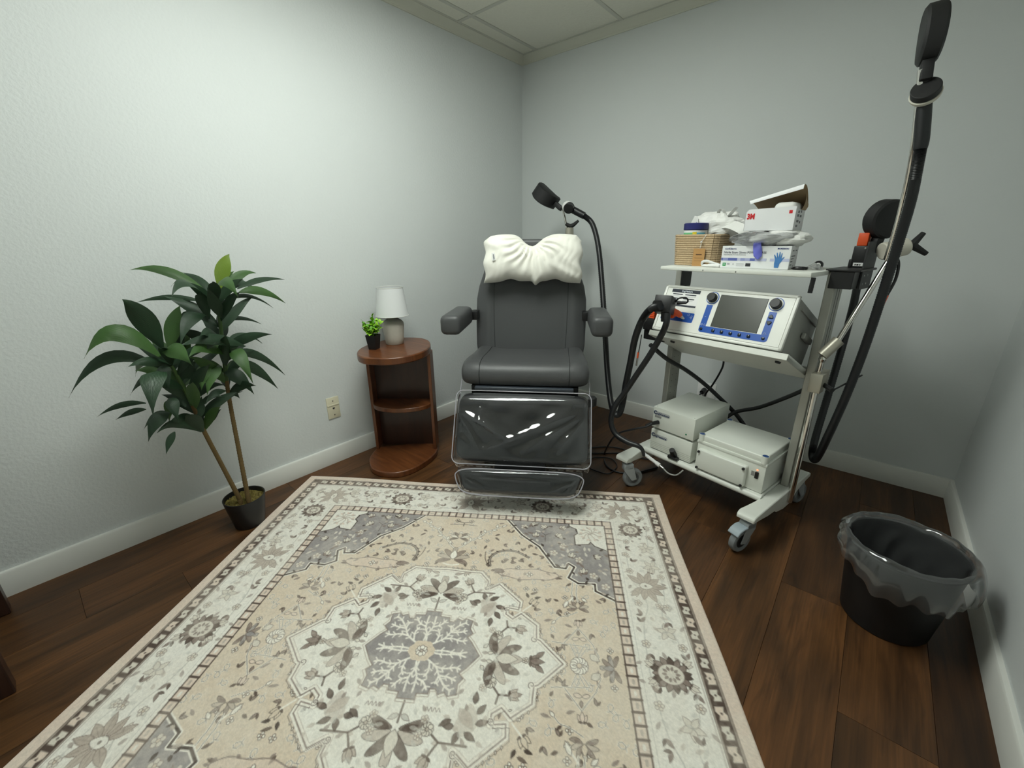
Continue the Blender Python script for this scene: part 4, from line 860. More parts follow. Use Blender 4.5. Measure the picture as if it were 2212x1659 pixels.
top_out = [(0.229, -1.63), (0.163, -1.588), (0.098, -1.51), (0.06, -1.38), (0.085, -1.246), (0.177, -1.185), (0.259, -1.195), (0.333, -1.238), (0.402, -1.305), (0.446, -1.378), (0.462, -1.452), (0.451, -1.526), (0.412, -1.585), (0.338, -1.633), (0.285, -1.643)]
rel = lambda p: [(a - 0.24, b + 1.397) for a, b in p]
obj('table_top', MB().prism(rel(smooth_poly(top_out)), 0.622, 0.66), cherry, ST, bevel=0.006, smooth=30)
nN, tN = Vector((0.632, -0.775)), Vector((0.775, 0.632))
def tb(a, b): q = tN * a + nN * b; return (q.x, q.y)
base_out = [(0.09, -1.50), (0.165, -1.60), (0.255, -1.652), (0.31, -1.660), (0.365, -1.648), (0.426, -1.606), (0.456, -1.536), (0.453, -1.441), (0.426, -1.345), (0.378, -1.278), (0.30, -1.225)]
ctr = catmull([Vector((a, b, 0)) for a, b in base_out], 6)
obj('base_board', MB().prism(rel([(q.x, q.y) for q in ctr]), 0.0, 0.034), cherry, ST, bevel=0.005, smooth=30)
sh = [tb(-0.165, -0.06)] + [tb(0.165 * math.cos(a), 0.005 + 0.10 * math.sin(a)) for a in [math.pi - math.pi * i / 16 for i in range(17)]] + [tb(0.165, -0.06)]
obj('shelf', MB().prism(sh, 0.305, 0.330), cherry, ST, bevel=0.004, smooth=30)
for sx in (-1, 1):
    obj('side_panel', MB().prism([tb(sx * 0.171 - 0.009, 0.012), tb(sx * 0.171 + 0.009, 0.012), tb(sx * 0.171 + 0.009, -0.07), tb(sx * 0.171 - 0.009, -0.07)], 0.034, 0.622), cherry, ST, bevel=0.002)
obj('back_panel', MB().prism([tb(-0.165, -0.06), tb(0.165, -0.06), tb(0.165, -0.072), tb(-0.165, -0.072)], 0.034, 0.622), cherry_shaded, ST)

# table lamp
LM = thing('table_lamp', 'small table lamp with white fabric shade and beige ceramic base on the side table', 'lamp', (0.178, -1.365, 0.66))
ceramic = mat('speckled_ceramic', hexc(196, 192, 180), rough=0.55, bump=0.2, bscale=120, var=0.06, vscale=60)
shade_m = mat('lamp_shade_fabric', hexc(226, 228, 228), rough=0.85, bump=0.1, bscale=300)
obj('lamp_base', MB().lathe([(0, 0), (0.046, 0), (0.049, 0.004), (0.053, 0.04), (0.057, 0.08), (0.0585, 0.104), (0.057, 0.118), (0.049, 0.129), (0.034, 0.139), (0.022, 0.147), (0.019, 0.154), (0, 0.154)], 36), ceramic, LM, smooth=40)
obj('neck', MB().lathe([(0, 0.152), (0.012, 0.152), (0.012, 0.170), (0, 0.170)], 16), mat('lamp_neck_grey', hexc(120, 120, 116), rough=0.5), LM)
shd = obj('lamp_shade', MB().lathe([(0.088, 0.158), (0.0875, 0.160), (0.070, 0.310), (0.069, 0.310), (0.0865, 0.160), (0.087, 0.158), (0.088, 0.158)], 48), shade_m, LM, smooth=50)
obj('rim', MB().tube([(0.070 * math.cos(2 * math.pi * i / 24), 0.070 * math.sin(2 * math.pi * i / 24), 0.310) for i in range(24)], 0.0016, 6, 2, closed=True), trim_paint, shd)
obj('rim', MB().tube([(0.0878 * math.cos(2 * math.pi * i / 24), 0.0878 * math.sin(2 * math.pi * i / 24), 0.159) for i in range(24)], 0.0014, 6, 2, closed=True), trim_paint, shd)
obj('bulb', MB().lathe([(0, 0.165), (0.014, 0.166), (0.014, 0.185), (0.026, 0.215), (0.024, 0.24), (0.012, 0.255), (0, 0.258)], 16), wt, LM)

# small potted plant on the table
SP = thing('potted_plant', 'small bright green artificial plant in a square black pot on the side table', 'plant', (0.198, -1.510, 0.66), (0, 0, rad(25)))
obj('pot', MB().add([(-.021, -.021, 0), (.021, -.021, 0), (.021, .021, 0), (-.021, .021, 0), (-.029, -.029, .078), (.029, -.029, .078), (.029, .029, .078), (-.029, .029, .078),
                     (-.026, -.026, .078), (.026, -.026, .078), (.026, .026, .078), (-.026, .026, .078), (-.025, -.025, .066), (.025, -.025, .066), (.025, .025, .066), (-.025, .025, .066)],
                    [(3, 2, 1, 0)] + [(a + i, a + (i + 1) % 4, a + 4 + (i + 1) % 4, a + 4 + i) for a in (0, 4, 8) for i in range(4)] + [(12, 13, 14, 15)]), blackp, SP, bevel=0.002)
leaf_lime = mat('lime_leaf', hexc(150, 205, 48), rough=0.5, var=0.3, vscale=25)
leaf_lime2 = mat('lime_leaf_deep', hexc(104, 168, 44), rough=0.5, var=0.3, vscale=25)
def small_leaf(l, w):
    pr = [(0, 0.0), (0.25, 0.8), (0.5, 1.0), (0.75, 0.75), (1, 0.0)]
    vs = []; fs = []
    for i, (t, k) in enumerate(pr):
        z = 0.18 * l * math.sin(t * 2.4) - 0.12 * l * t * t
        vs += [(t * l, -w / 2 * k, z + 0.08 * w * k), (t * l, 0, z), (t * l, w / 2 * k, z + 0.08 * w * k)]
    for i in range(4): fs += [(3 * i, 3 * i + 3, 3 * i + 4, 3 * i + 1), (3 * i + 1, 3 * i + 4, 3 * i + 5, 3 * i + 2)]
    return MB().add(vs, fs)
protos = [mesh_of('leaf', small_leaf(0.034, 0.021), leaf_lime, 80), mesh_of('leaf', small_leaf(0.029, 0.018), leaf_lime2, 80), mesh_of('leaf', small_leaf(0.038, 0.022), leaf_lime, 80)]
stems = MB(); lr = random.Random(21)
for i in range(20):
    a = lr.uniform(0, 6.28); R = lr.uniform(0.0, 0.050); h = 0.078 + lr.uniform(0.030, 0.085) - R * 0.5
    if i == 0: R, h = 0.008, 0.168
    tip = Vector((R * math.cos(a), R * math.sin(a), h)); stems.tube([(tip.x * .25, tip.y * .25, 0.064), (tip.x * .7, tip.y * .7, h * .7), tip], 0.0013, 5, 3)
    for j in range(8):
        k = j / 7; p = Vector((tip.x * (.5 + .5 * k), tip.y * (.5 + .5 * k), 0.075 + (h - 0.075) * (0.25 + 0.75 * k)))
        e = Euler((lr.uniform(-.3, .3), lr.uniform(-0.9, 0.25) if k < .9 else -1.1, lr.uniform(0, 6.28)))
        o = bpy.data.objects.new('leaf', protos[lr.randrange(3)]); COL.objects.link(o); o.parent = SP
        o.location = p; o.rotation_euler = e; s = lr.uniform(0.75, 1.05); o.scale = (s, s, s)
obj('stem', stems, leaf_lime2, SP)

# ------------------------------------------------------------------ tall artificial dracaena by the left wall
TP = thing('tall_potted_plant', 'tall artificial two-stemmed dracaena with long drooping leaves in a black pot by the left wall', 'plant', (0.226, -2.254, 0))
P0 = Vector((0.226, -2.254, 0))
obj('pot', MB().lathe([(0, 0), (0.058, 0), (0.060, 0.004), (0.082, 0.134), (0.082, 0.140), (0.078, 0.140), (0.076, 0.112), (0, 0.112)], 40), blackp, TP)
moss_mat = mat('dried_moss', hexc(112, 100, 48), rough=0.95, var=0.45, vscale=120, bump=1.0, bscale=120)
mb = MB().grid(lambda u, v: (0.076 * u * math.cos(v * 2 * math.pi), 0.076 * u * math.sin(v * 2 * math.pi), 0.118 + 0.008 * math.sin(u * 40 + v * 30) * math.sin(v * 57 + u * 9) + rng.uniform(-.003, .003)), 14, 60)
ms = obj('moss', mb, moss_mat, TP, smooth=0); ms['kind'] = 'stuff'
obj('price_sticker', MB().box(-0.008, 0.008, -0.005, 0.005, 0.124, 0.1255, T(0.012, 0.01, 0.002)), wt, TP)
trunk_mat = mat('wrapped_trunk', hexc(104, 84, 48), rough=0.85, var=0.3, vscale=40, bump=0.8, bscale=90)
for pts in (TRUNK_A, TRUNK_B):
    P = catmull([Vector(p) - P0 for p in pts], 40)
    P[0].z = 0.11; k = 90 if pts is TRUNK_A else 112
    obj('trunk', MB().tube(P[:k], [0.0095, 0.0085, 0.008, 0.0075], 10, 0, corr=0.06), trunk_mat, TP)
    obj('stem', MB().tube(P[k - 1:], [0.0075, 0.007, 0.005], 10, 0), mat('green_stem', hexc(58, 84, 36), rough=0.5, var=0.1), TP)
def leaf_material(name, c1, c2):
    m = mat(name, c1, rough=0.42, var=0.0); nt = m.node_tree; b = nt.nodes['Principled BSDF']
    at = nt.nodes.new('ShaderNodeAttribute'); at.attribute_name = 'across'
    w = nt.nodes.new('ShaderNodeMath'); w.operation = 'SINE'; mu = nt.nodes.new('ShaderNodeMath'); mu.operation = 'MULTIPLY'; mu.inputs[1].default_value = 60
    nt.links.new(at.outputs['Fac'], mu.inputs[0]); nt.links.new(mu.outputs[0], w.inputs[0])
    bp = nt.nodes.new('ShaderNodeBump'); bp.inputs['Strength'].default_value = 0.35; bp.inputs['Distance'].default_value = 0.001
    nt.links.new(w.outputs[0], bp.inputs['Height']); nt.links.new(bp.outputs[0], b.inputs['Normal'])
    mx = [n for n in nt.nodes if n.type == 'MIX'][0]; mx.inputs['A'].default_value = (*c1, 1); mx.inputs['B'].default_value = (*c2, 1)
    return m
leaf_dark = leaf_material('dracaena_leaf_dark', hexc(26, 48, 30), hexc(40, 68, 42))
leaf_mid = leaf_material('dracaena_leaf_mid', hexc(46, 78, 34), hexc(70, 104, 48))
leaf_new = leaf_material('dracaena_leaf_new', hexc(88, 116, 30), hexc(118, 140, 44))
def long_leaf(b, t, w, lift, seed):
    r = random.Random(seed); b = Vector(b); t = Vector(t); d = t - b; L = d.length
    n = 12; vs = []; fs = []; ac = []
    mid = (b + t) / 2 + Vector((0, 0, lift * 1.9))
    side0 = d.normalized().cross(Vector((0.85, -0.35, 0.35)).normalized())
    if side0.length < 0.2: side0 = d.normalized().cross(Vector((0, 0, 1)))
    side0.normalize()
    for i in range(n + 1):
        s = i / n
        p = b * (1 - s) ** 2 + mid * 2 * s * (1 - s) + t * s * s
        tg = ((mid - b) * (1 - s) + (t - mid) * s).normalized()
        sd = (side0 - tg * side0.dot(tg)).normalized(); up = tg.cross(sd)
        hw = w * 0.33 * (0.16 * (1 - s) + 0.98 * math.sin(math.pi * s ** 0.82) ** 1.25)
        wav = 0.10 * w * math.sin(s * 9 + r.uniform(-.3, .3))
        for q in (-1, -0.5, 0, 0.5, 1):
            vs.append(tuple(p + sd * hw * q + up * (0.22 * hw * abs(q) + wav * q * 0.4 * s))); ac.append(q)
    for i in range(n):
        for k in range(4): fs.append((i * 5 + k, i * 5 + 5 + k, i * 5 + 6 + k, i * 5 + 1 + k))
    me = bpy.data.meshes.new('leaf'); me.from_pydata(vs, [], fs); a = me.attributes.new('across', 'FLOAT', 'POINT'); a.data.foreach_set('value', ac)
    me.polygons.foreach_set('use_smooth', [True] * len(fs)); return me
lr = random.Random(4)
# sheathing young leaves packed round the two stems
SHEATH = []
for trunk, z0, z1, n in ((TRUNK_A, 0.62, 1.05, 20), (TRUNK_B, 0.50, 0.86, 20)):
    tp = catmull([Vector(p) for p in trunk], 30)
    for k in range(n):
        zz = z0 + (z1 - z0) * k / (n - 1); p = min(tp, key=lambda q: abs(q.z - zz)); a = k * 2.4 + 0.5
        L = lr.uniform(0.13, 0.21); up = lr.uniform(0.2, 1.3)
        tip = p + Vector((abs(math.cos(a)) * 0.8 if p.x < 0.2 else math.cos(a), math.sin(a), up)).normalized() * L
        tip.x = max(tip.x, 0.05); SHEATH.append(('S', tuple(p), tuple(tip), lr.uniform(0.045, 0.065), 0.02))
for i, (g, b, t, w, li) in enumerate(LEAVES + SHEATH):
    me = long_leaf(Vector(b) - P0, Vector(t) - P0, w, li, i)
    me.materials.append(leaf_new if i in (0,) else (leaf_mid if i in (1, 3, 9, 16, 35, 37, 34) or lr.random() < 0.2 else leaf_dark))
    o = bpy.data.objects.new('leaf', me); COL.objects.link(o); o.parent = TP
# ------------------------------------------------------------------ equipment cart (local: +x right, +y back)
CART_LOC = (1.391, -0.927, 0); CART_ROT = (0, 0, rad(-12))
def cart_thing(name, label, cat, loc=(0, 0, 0), rz=0.0, group=None):
    R = Matrix.Rotation(rad(-12), 4, 'Z'); p = Vector(CART_LOC) + R.to_3x3() @ Vector(loc)
    return thing(name, label, cat, p, (0, 0, rad(-12) + rz), group)
cream = mat('cream_powder_coat', hexc(231, 233, 225), rough=0.38, bump=0.1, bscale=300, var=0.015)
alu = mat('anodised_aluminium', hexc(178, 178, 170), rough=0.42, metal=0.55, var=0.03)
grey_rub = mat('grey_caster_rubber', hexc(132, 136, 138), rough=0.6)
grey_pla = mat('grey_caster_plastic', hexc(165, 170, 172), rough=0.45)
grey_brk = mat('blue_grey_brake', hexc(162, 174, 182), rough=0.4)
dark_gr = mat('dark_grey_plastic', hexc(46, 47, 48), rough=0.5)
CT = thing('equipment_cart', 'cream and aluminium medical equipment cart on four grey casters right of the chair', 'cart', CART_LOC, CART_ROT)
def foot(sx):
    cx = -0.008 if sx < 0 else 0.598
    inner = 1 if sx < 0 else -1
    out = []
    # outer edge straight, inner edge swelling towards the middle
    o = -inner
    poly = [(cx + o * 0.034, 0.0), (cx + o * 0.036, 0.575), (cx + inner * 0.036, 0.575), (cx + inner * 0.032, 0.50), (cx + inner * 0.020, 0.45), (cx + inner * 0.018, 0.16), (cx + inner * 0.024, 0.10), (cx + inner * 0.036, 0.03), (cx + inner * 0.034, 0.0)]
    mb = MB()
    n = len(poly)
    def zb(y):      # underside: thin at the tips, deep in the middle
        return float(np.interp(y, [0, 0.05, 0.14, 0.22, 0.225, 0.40, 0.405, 0.50, 0.575], [0.148, 0.142, 0.125, 0.118, 0.088, 0.088, 0.118, 0.14, 0.148]))
    ys = [0.0, 0.012, 0.03, 0.06, 0.10, 0.14, 0.18, 0.219, 0.222, 0.30, 0.40, 0.403, 0.43, 0.47, 0.52, 0.56, 0.575]
    def edge(y, which):
        a = {0: [(0, 0.034), (0.575, 0.036)], 1: [(0, 0.034), (0.03, 0.037), (0.10, 0.026), (0.16, 0.018), (0.45, 0.018), (0.50, 0.03), (0.575, 0.036)]}[which]
        return float(np.interp(y, [q[0] for q in a], [q[1] for q in a]))
    for y in ys:
        top = 0.172 - (0.008 if y < 0.006 or y > 0.57 else 0.0)
        xo, xi = cx + o * edge(y, 0), cx + inner * edge(y, 1)
        mb.v += [(xo, y, zb(y)), (xi, y, zb(y)), (xi, y, top), (xo, y, top)]
    for i in range(len(ys) - 1):
        for k in range(4): mb.f.append((4 * i + k, 4 * i + (k + 1) % 4, 4 * i + 4 + (k + 1) % 4, 4 * i + 4 + k))
    mb.f += [(0, 1, 2, 3), tuple(4 * (len(ys) - 1) + k for k in (3, 2, 1, 0))]
    return mb
for sx in (-1, 1): obj('foot', foot(sx), cream, CT, bevel=0.004)
def caster(x, y, ang, brake=True, name_label=None):
    c = bpy.data.objects.new('caster', None); COL.objects.link(c); c.parent = CT; c.location = (x, y, 0); c.rotation_euler = (0, 0, ang)
    # wheel trails behind the swivel stem along local -y
    ww = MB(); R = 0.05; cy = -0.030
    M = T(0, cy, R) @ Matrix.Rotation(rad(90), 4, 'Y')
    obj('wheel', ww.lathe([(0.030, -0.012), (0.042, -0.015), (0.048, -0.012), (R, -0.006), (R, 0.006), (0.048, 0.012), (0.042, 0.015), (0.030, 0.012), (0.030, -0.012)], 36, M), grey_rub, c)
    obj('hub', MB().lathe([(0, -0.010), (0.031, -0.010), (0.031, 0.010), (0, 0.010)], 28, M), dark_gr, c)
    fk = MB()
    for s in (-1, 1):
        fk.add([(s * 0.021, -0.045, 0.045), (s * 0.021, -0.018, 0.040), (s * 0.021, 0.024, 0.10), (s * 0.021, 0.024, 0.128), (s * 0.021, -0.022, 0.128),
                (s * 0.016, -0.045, 0.045), (s * 0.016, -0.018, 0.040), (s * 0.016, 0.024, 0.10), (s * 0.016, 0.024, 0.128), (s * 0.016, -0.022, 0.128)],
               [(0, 1, 2, 3, 4), (9, 8, 7, 6, 5)] + [(i, (i + 1) % 5, 5 + (i + 1) % 5, 5 + i) for i in range(5)])
    fk.rbox(-0.021, 0.021, -0.024, 0.025, 0.104, 0.134, 0.004, 2)
    obj('fork', fk, grey_pla, c, bevel=0.0015)
    obj('stem', MB().cyl((0, 0, 0.13), (0, 0, 0.152), 0.009), dark_gr, c)
    if brake:
        br = MB(); prof = [(-0.022, 0.120), (-0.045, 0.119), (-0.066, 0.110), (-0.080, 0.094), (-0.076, 0.088), (-0.06, 0.102), (-0.044, 0.109), (-0.022, 0.110)]
        n = len(prof); vs = [(s * 0.024, a, b) for s in (-1, 1) for a, b in prof]
        br.add(vs, [tuple(range(n)), tuple(range(2 * n - 1, n - 1, -1))] + [(i, (i + 1) % n, n + (i + 1) % n, n + i) for i in range(n)])
        obj('brake_pedal', br, grey_brk, c, bevel=0.003)
    return c
caster(0.598, 0.035, rad(-14)); caster(0.010, 0.035, rad(150), brake=False)
caster(0.600, 0.535, rad(172), brake=False); caster(-0.008, 0.535, rad(160), brake=False)
# columns: slotted aluminium extrusions
for x0, x1, inn in ((-0.034, -0.006, 1), (0.588, 0.620, -1)):
    colm = obj('column', MB().box(x0, x1, 0.345, 0.438, 0.172, 1.085), alu, CT, bevel=0.003)
    xo = x1 if inn < 0 else x0; s = 1 if inn < 0 else -1
    for yy in (0.378, 0.404): obj('slot', MB().box(xo - 0.001, xo + s * 0.0006, yy - 0.0012, yy + 0.0012, 0.175, 1.08), dark_gr, colm)
    xi = x0 if inn < 0 else x1
    if inn > 0:
        hp_ = MB()
        for k in range(26):
            for yy in (0.372, 0.412): hp_.lathe([(0, 0), (0.0022, 0), (0.0022, 0.0006), (0, 0.0006)], 8, T(xi - 0.0001, yy, 0.20 + k * 0.033) @ Matrix.Rotation(rad(90), 4, 'Y'))
        q = obj('pin_holes', hp_, dark_gr, colm)
obj('column_sleeve', MB().box(-0.0055, -0.003, 0.350, 0.434, 0.985, 1.085), dark_gr, CT)
# lower shelf, its rolled front edge, top shelf
obj('lower_shelf', MB().box(0.008, 0.582, 0.175, 0.50, 0.155, 0.183), cream, CT, bevel=0.003)
obj('shelf_edge', MB().cyl((0.004, 0.172, 0.168), (0.584, 0.172, 0.168), 0.0145, n=20), cream, CT)
tsh = obj('top_shelf', MB().rbox(-0.002, 0.594, 0.160, 0.52, 1.073, 1.090, 0.004, 2), cream, CT)
for xx in (0.20, 0.335): obj('screw', MB().lathe([(0, 0), (0.0035, 0), (0.003, 0.001), (0, 0.001)], 10, T(xx, 0.1605, 1.080) @ Matrix.Rotation(rad(90), 4, 'X')), steel, tsh)
# tilted console tray
TH = rad(24.3)
TM = T(0, 0.13, 0.808) @ Matrix.Rotation(-TH, 4, 'X')
tray = obj('console_tray', MB().box(0.0, 0.588, 0.0, 0.33, -0.030, -0.012, TM).box(0.0, 0.588, -0.004, 0.0, -0.030, -0.006, TM).box(0.0, 0.004, 0.0, 0.33, -0.03, -0.006, TM).box(0.584, 0.588, 0.0, 0.33, -0.03, -0.006, TM)
           .box(0.0, 0.588, 0.326, 0.33, -0.03, 0.02, TM), cream, CT, bevel=0.0015)
for xx in (0.10, 0.545): obj('tray_foot', MB().lathe([(0, 0), (0.011, 0), (0.009, -0.007), (0, -0.008)], 14, TM @ T(xx, 0.05, -0.030)), blackp, tray)
for s, xa, xb in ((-1, -0.004, 0.012),):
    obj('tray_bracket', MB().add([(xa, .36, .80), (xa, .36, .69), (xa, .16, .765), (xb, .36, .80), (xb, .36, .69), (xb, .16, .765)], [(0, 1, 2), (5, 4, 3), (0, 3, 4, 1), (1, 4, 5, 2), (2, 5, 3, 0)]), cream, tray)
# black bracket at the head of the right column
bk = obj('arm_bracket', MB().box(0.600, 0.672, 0.330, 0.445, 1.026, 1.088).box(0.584, 0.69, 0.325, 0.52, 1.088, 1.096), blackp, CT, bevel=0.002)
obj('bracket_plate', MB().box(0.672, 0.678, 0.40, 0.53, 1.02, 1.19), dark_gr, bk, bevel=0.001)
for a, b in ((0.43, 1.04), (0.47, 1.04), (0.43, 1.07), (0.47, 1.07)): obj('screw', MB().lathe([(0, 0), (0.004, 0), (0, 0.002)], 8, T(0.678, a, b) @ Matrix.Rotation(rad(90), 4, 'Y')), steel, bk)
obj('hook_bracket', MB().rbox(-0.085, 0.03, 0.20, 0.24, 0.735, 0.785, 0.004, 2).box(-0.02, 0.02, 0.24, 0.35, 0.745, 0.775), blackp, CT)

# ------------------------------------------------------------------ stimulator console in the tray
R12 = Matrix.Rotation(rad(-12), 4, 'Z')
con_p = Vector(CART_LOC) + R12.to_3x3() @ Vector((0.004, 0.13, 0.808))
SC = thing('stimulator_console', 'white medical stimulator console with dark screen and blue control panel on the cart', 'medical device', con_p, (-TH, 0, rad(-12)))
white_enam = mat('white_enamel', hexc(240, 241, 234), rough=0.35, bump=0.12, bscale=400, var=0.012)
case_grey = mat('case_grey', hexc(165, 166, 160), rough=0.45, metal=0.2)
blue = mat('panel_blue', hexc(24, 84, 176), rough=0.35)
navy = mat('label_navy', hexc(26, 34, 50), rough=0.5)
W_, H_ = 0.553, 0.216
obj('case', MB().rbox(0.004, W_ - 0.004, 0.012, 0.29, 0.004, H_ - 0.004, 0.004, 2), case_grey, SC)
fr = obj('front_frame', MB().rbox(0, W_, 0.0, 0.016, 0, 0.012, 0.003, 2).rbox(0, W_, 0.0, 0.016, H_ - 0.012, H_, 0.003, 2).rbox(0, 0.012, 0.0, 0.016, 0, H_, 0.003, 2).rbox(W_ - 0.012, W_, 0.0, 0.016, 0, H_, 0.003, 2), white_enam, SC)
obj('front_panel', MB().box(0.0128, W_ - 0.0128, 0.002, 0.014, 0.0128, H_ - 0.0128), white_enam, SC)
obj('panel_gap', MB().box(0.010, W_ - 0.010, 0.006, 0.014, 0.010, H_ - 0.010), dark_gr, SC)
scr = obj('screen', MB().box(0.2665, 0.4495, 0.0006, 0.004, 0.0535, 0.1905), mat('lcd_off', hexc(70, 72, 66), rough=0.28, var=0.06, vscale=6), SC)
obj('screen_edge', MB().box(0.265, 0.451, 0.001, 0.004, 0.0525, 0.0540).box(0.265, 0.451, 0.001, 0.004, 0.190, 0.1915).box(0.265, 0.267, 0.001, 0.004, 0.0525, 0.1915).box(0.449, 0.451, 0.001, 0.004, 0.0525, 0.1915), blackp, scr)
def strip(poly, mt, name, y=0.0012, parent=SC):
    n = len(poly)
    return obj(name, MB().add([(a, 0.003, b) for a, b in poly] + [(a, y, b) for a, b in poly], [tuple(range(n, 2 * n)), tuple(range(n - 1, -1, -1))] + [(i, (i + 1) % n, n + (i + 1) % n, n + i) for i in range(n)]), mt, parent, smooth=0)
def rr(cx, cz, r, a0, a1, n=6): return [(cx + r * math.cos(rad(a0 + (a1 - a0) * i / n)), cz + r * math.sin(rad(a0 + (a1 - a0) * i / n))) for i in range(n + 1)]
strip([(0.2195, 0.143)] + rr(0.2315, 0.035, 0.012, 180, 270) + rr(0.4835, 0.035, 0.012, 270, 360) + [(0.4955, 0.143), (0.4685, 0.143), (0.4685, 0.0505), (0.245, 0.0505), (0.245, 0.143)], blue, 'blue_trim')
for cx, cz in ((0.234, 0.1735), (0.483, 0.1735)):
    M = T(cx, 0.0022, cz) @ Matrix.Rotation(rad(90), 4, 'X')
    kn = obj('knob', MB().lathe([(0, 0.022), (0.0165, 0.022), (0.0185, 0.019), (0.0195, 0.0), (0, 0.0)], 32, M), blackp, SC)
    obj('knob_ring', MB().lathe([(0.0205, 0.001), (0.0235, 0.001), (0.0235, 0.003), (0.0205, 0.003), (0.0205, 0.001)], 36, M), white_enam, kn)
    obj('knob_blue_ring', MB().lathe([(0.0240, 0.0003), (0.0268, 0.0003), (0.0268, 0.0012), (0.0240, 0.0012), (0.0240, 0.0003)], 36, M), blue, kn)
btn = mat('button_black', hexc(24, 34, 44), rough=0.25)
for x in (0.283, 0.319, 0.355, 0.391, 0.426): obj('button', MB().rbox(x - 0.006, x + 0.006, -0.004, 0.002, 0.030, 0.042, 0.0025, 2), btn, SC)
for x in (0.230, 0.4795): obj('button', MB().lathe([(0, 0.005), (0.005, 0.0045), (0.0065, 0.0), (0, 0)], 18, T(x, 0.0015, 0.0365) @ Matrix.Rotation(rad(90), 4, 'X')), btn, SC)
for z, s in ((0.1235, 1), (0.0995, -1)):
    obj('button', MB().prism([(-0.008, -0.006 * s), (0.008, -0.006 * s), (0.0085, -0.002 * s), (0.004, 0.006 * s), (0, 0.0085 * s), (-0.004, 0.006 * s), (-0.0085, -0.002 * s)][::s], 0, 0.005, T(0.4805, 0.0015, z) @ Matrix.Rotation(rad(90), 4, 'X')), btn, SC, bevel=0.0012)
pw = mat('print_white', hexc(225, 232, 240), rough=0.6)
# small printed symbols: pulse, hourglass, info and power rings
def stroke(pts, r, name, m=pw, parent=SC): return obj(name, MB().tube([(a, 0.0008, b) for a, b in pts], r, 4, 0), m, parent)
stroke([(0.470, 0.053), (0.4755, 0.053), (0.4765, 0.060), (0.4805, 0.060), (0.4815, 0.053), (0.487, 0.053)], 0.0006, 'pulse_symbol')
stroke([(0.228, 0.091), (0.236, 0.091), (0.228, 0.101), (0.236, 0.101), (0.228, 0.091)], 0.0007, 'timer_symbol')
for cx in (0.226, 0.2385): stroke([(cx + 0.004 * math.cos(a), 0.0555 + 0.004 * math.sin(a)) for a in [i * math.pi / 6 for i in range(13)]], 0.0005, 'ring_symbol')
stroke([(0.2232, 0.0555), (0.2288, 0.0555)], 0.0005, 'ring_symbol')
# maker's label
strip([(0.037, 0.121), (0.172, 0.121), (0.172, 0.199), (0.037, 0.199)], wt, 'info_label', 0.0016)
strip([(0.037, 0.184), (0.172, 0.184), (0.172, 0.199), (0.037, 0.199)], navy, 'label_header', 0.0012)
strip([(0.037, 0.121), (0.172, 0.121), (0.172, 0.129), (0.037, 0.129)], navy, 'label_footer', 0.0012)
FM = Matrix.Rotation(rad(90), 4, 'X')
text('label_lettering', 'CogVenture', 0.0105, T(0.0840, 0.0010, 0.1915) @ FM, pw, SC, 0.0002, bold=0.0002)
lb = MB()
for (a, b, z) in ((0.046, 0.094, 0.174), (0.106, 0.158, 0.174), (0.046, 0.090, 0.155), (0.102, 0.155, 0.155), (0.066, 0.108, 0.141)): lb.box(a, b, 0.0011, 0.0016, z, z + 0.0042)
obj('label_bars', lb, navy, SC)
lb = MB()
for (a, b, z) in ((0.046, 0.094, 0.168), (0.046, 0.085, 0.165), (0.106, 0.158, 0.168), (0.106, 0.145, 0.165), (0.046, 0.09, 0.149), (0.102, 0.150, 0.149), (0.102, 0.14, 0.146)): lb.box(a, b, 0.0013, 0.0016, z, z + 0.0010)
obj('label_fine_print', lb, mat('print_grey', hexc(170, 172, 176), rough=0.6), SC)
strip(rr(0.030, 0.060, 0.006, 180, 270) + rr(0.174, 0.060, 0.006, 270, 360) + rr(0.174, 0.091, 0.006, 0, 90) + rr(0.030, 0.091, 0.006, 90, 180), blue, 'socket_panel')
stroke([(0.1545 + 0.0045 * math.cos(a), 0.088 + 0.0045 * math.sin(a)) for a in [i * math.pi / 6 for i in range(13)]], 0.0005, 'ring_symbol')
for dz in (-0.004, 0.004): stroke([(0.1705 + 0.0033 * math.cos(a), 0.0785 + dz + 0.0033 * math.sin(a)) for a in [i * math.pi / 6 for i in range(13)]], 0.0005, 'coil_symbol')
stroke([(0.160, 0.0785), (0.167, 0.0785)], 0.0005, 'coil_symbol')
obj('side_handle', MB().rbox(W_ - 0.002, W_ + 0.014, 0.15, 0.25, 0.095, 0.118, 0.004, 3), case_grey, SC)
obj('vent_rail', MB().box(W_ - 0.004, W_ + 0.001, 0.06, 0.28, 0.178, 0.184), case_grey, SC)

# connector plugged into the console, with its orange latch
orange = mat('orange_plastic', hexc(232, 88, 36), rough=0.45)
PLG = cart_thing('coil_connector', 'black block connector with orange latch plugged into the left of the console', 'connector', (0.100, 0.060, 0.937), rad(16))
BT_ = Matrix.Rotation(rad(-18), 4, 'X')
obj('connector_block', MB().rbox(-0.036, 0.036, -0.026, 0.050, -0.036, 0.036, 0.003, 2, BT_), blackp, PLG)
obj('sticker', MB().box(-0.020, 0.022, -0.012, 0.006, 0.0358, 0.0368, BT_), wt, PLG)
obj('orange_latch', MB().rbox(0.000, 0.034, 0.042, 0.085, -0.064, -0.030, 0.005, 2).tube([(0.02, 0.045, -0.03), (0.045, 0.07, -0.045), (0.055, 0.078, -0.056)], [0.016, 0.014, 0.010], 10, 4), orange, PLG)
obj('metal_tip', MB().cyl((0.050, 0.074, -0.052), (0.068, 0.090, -0.068), 0.008, 0.008, 14), steel, PLG)
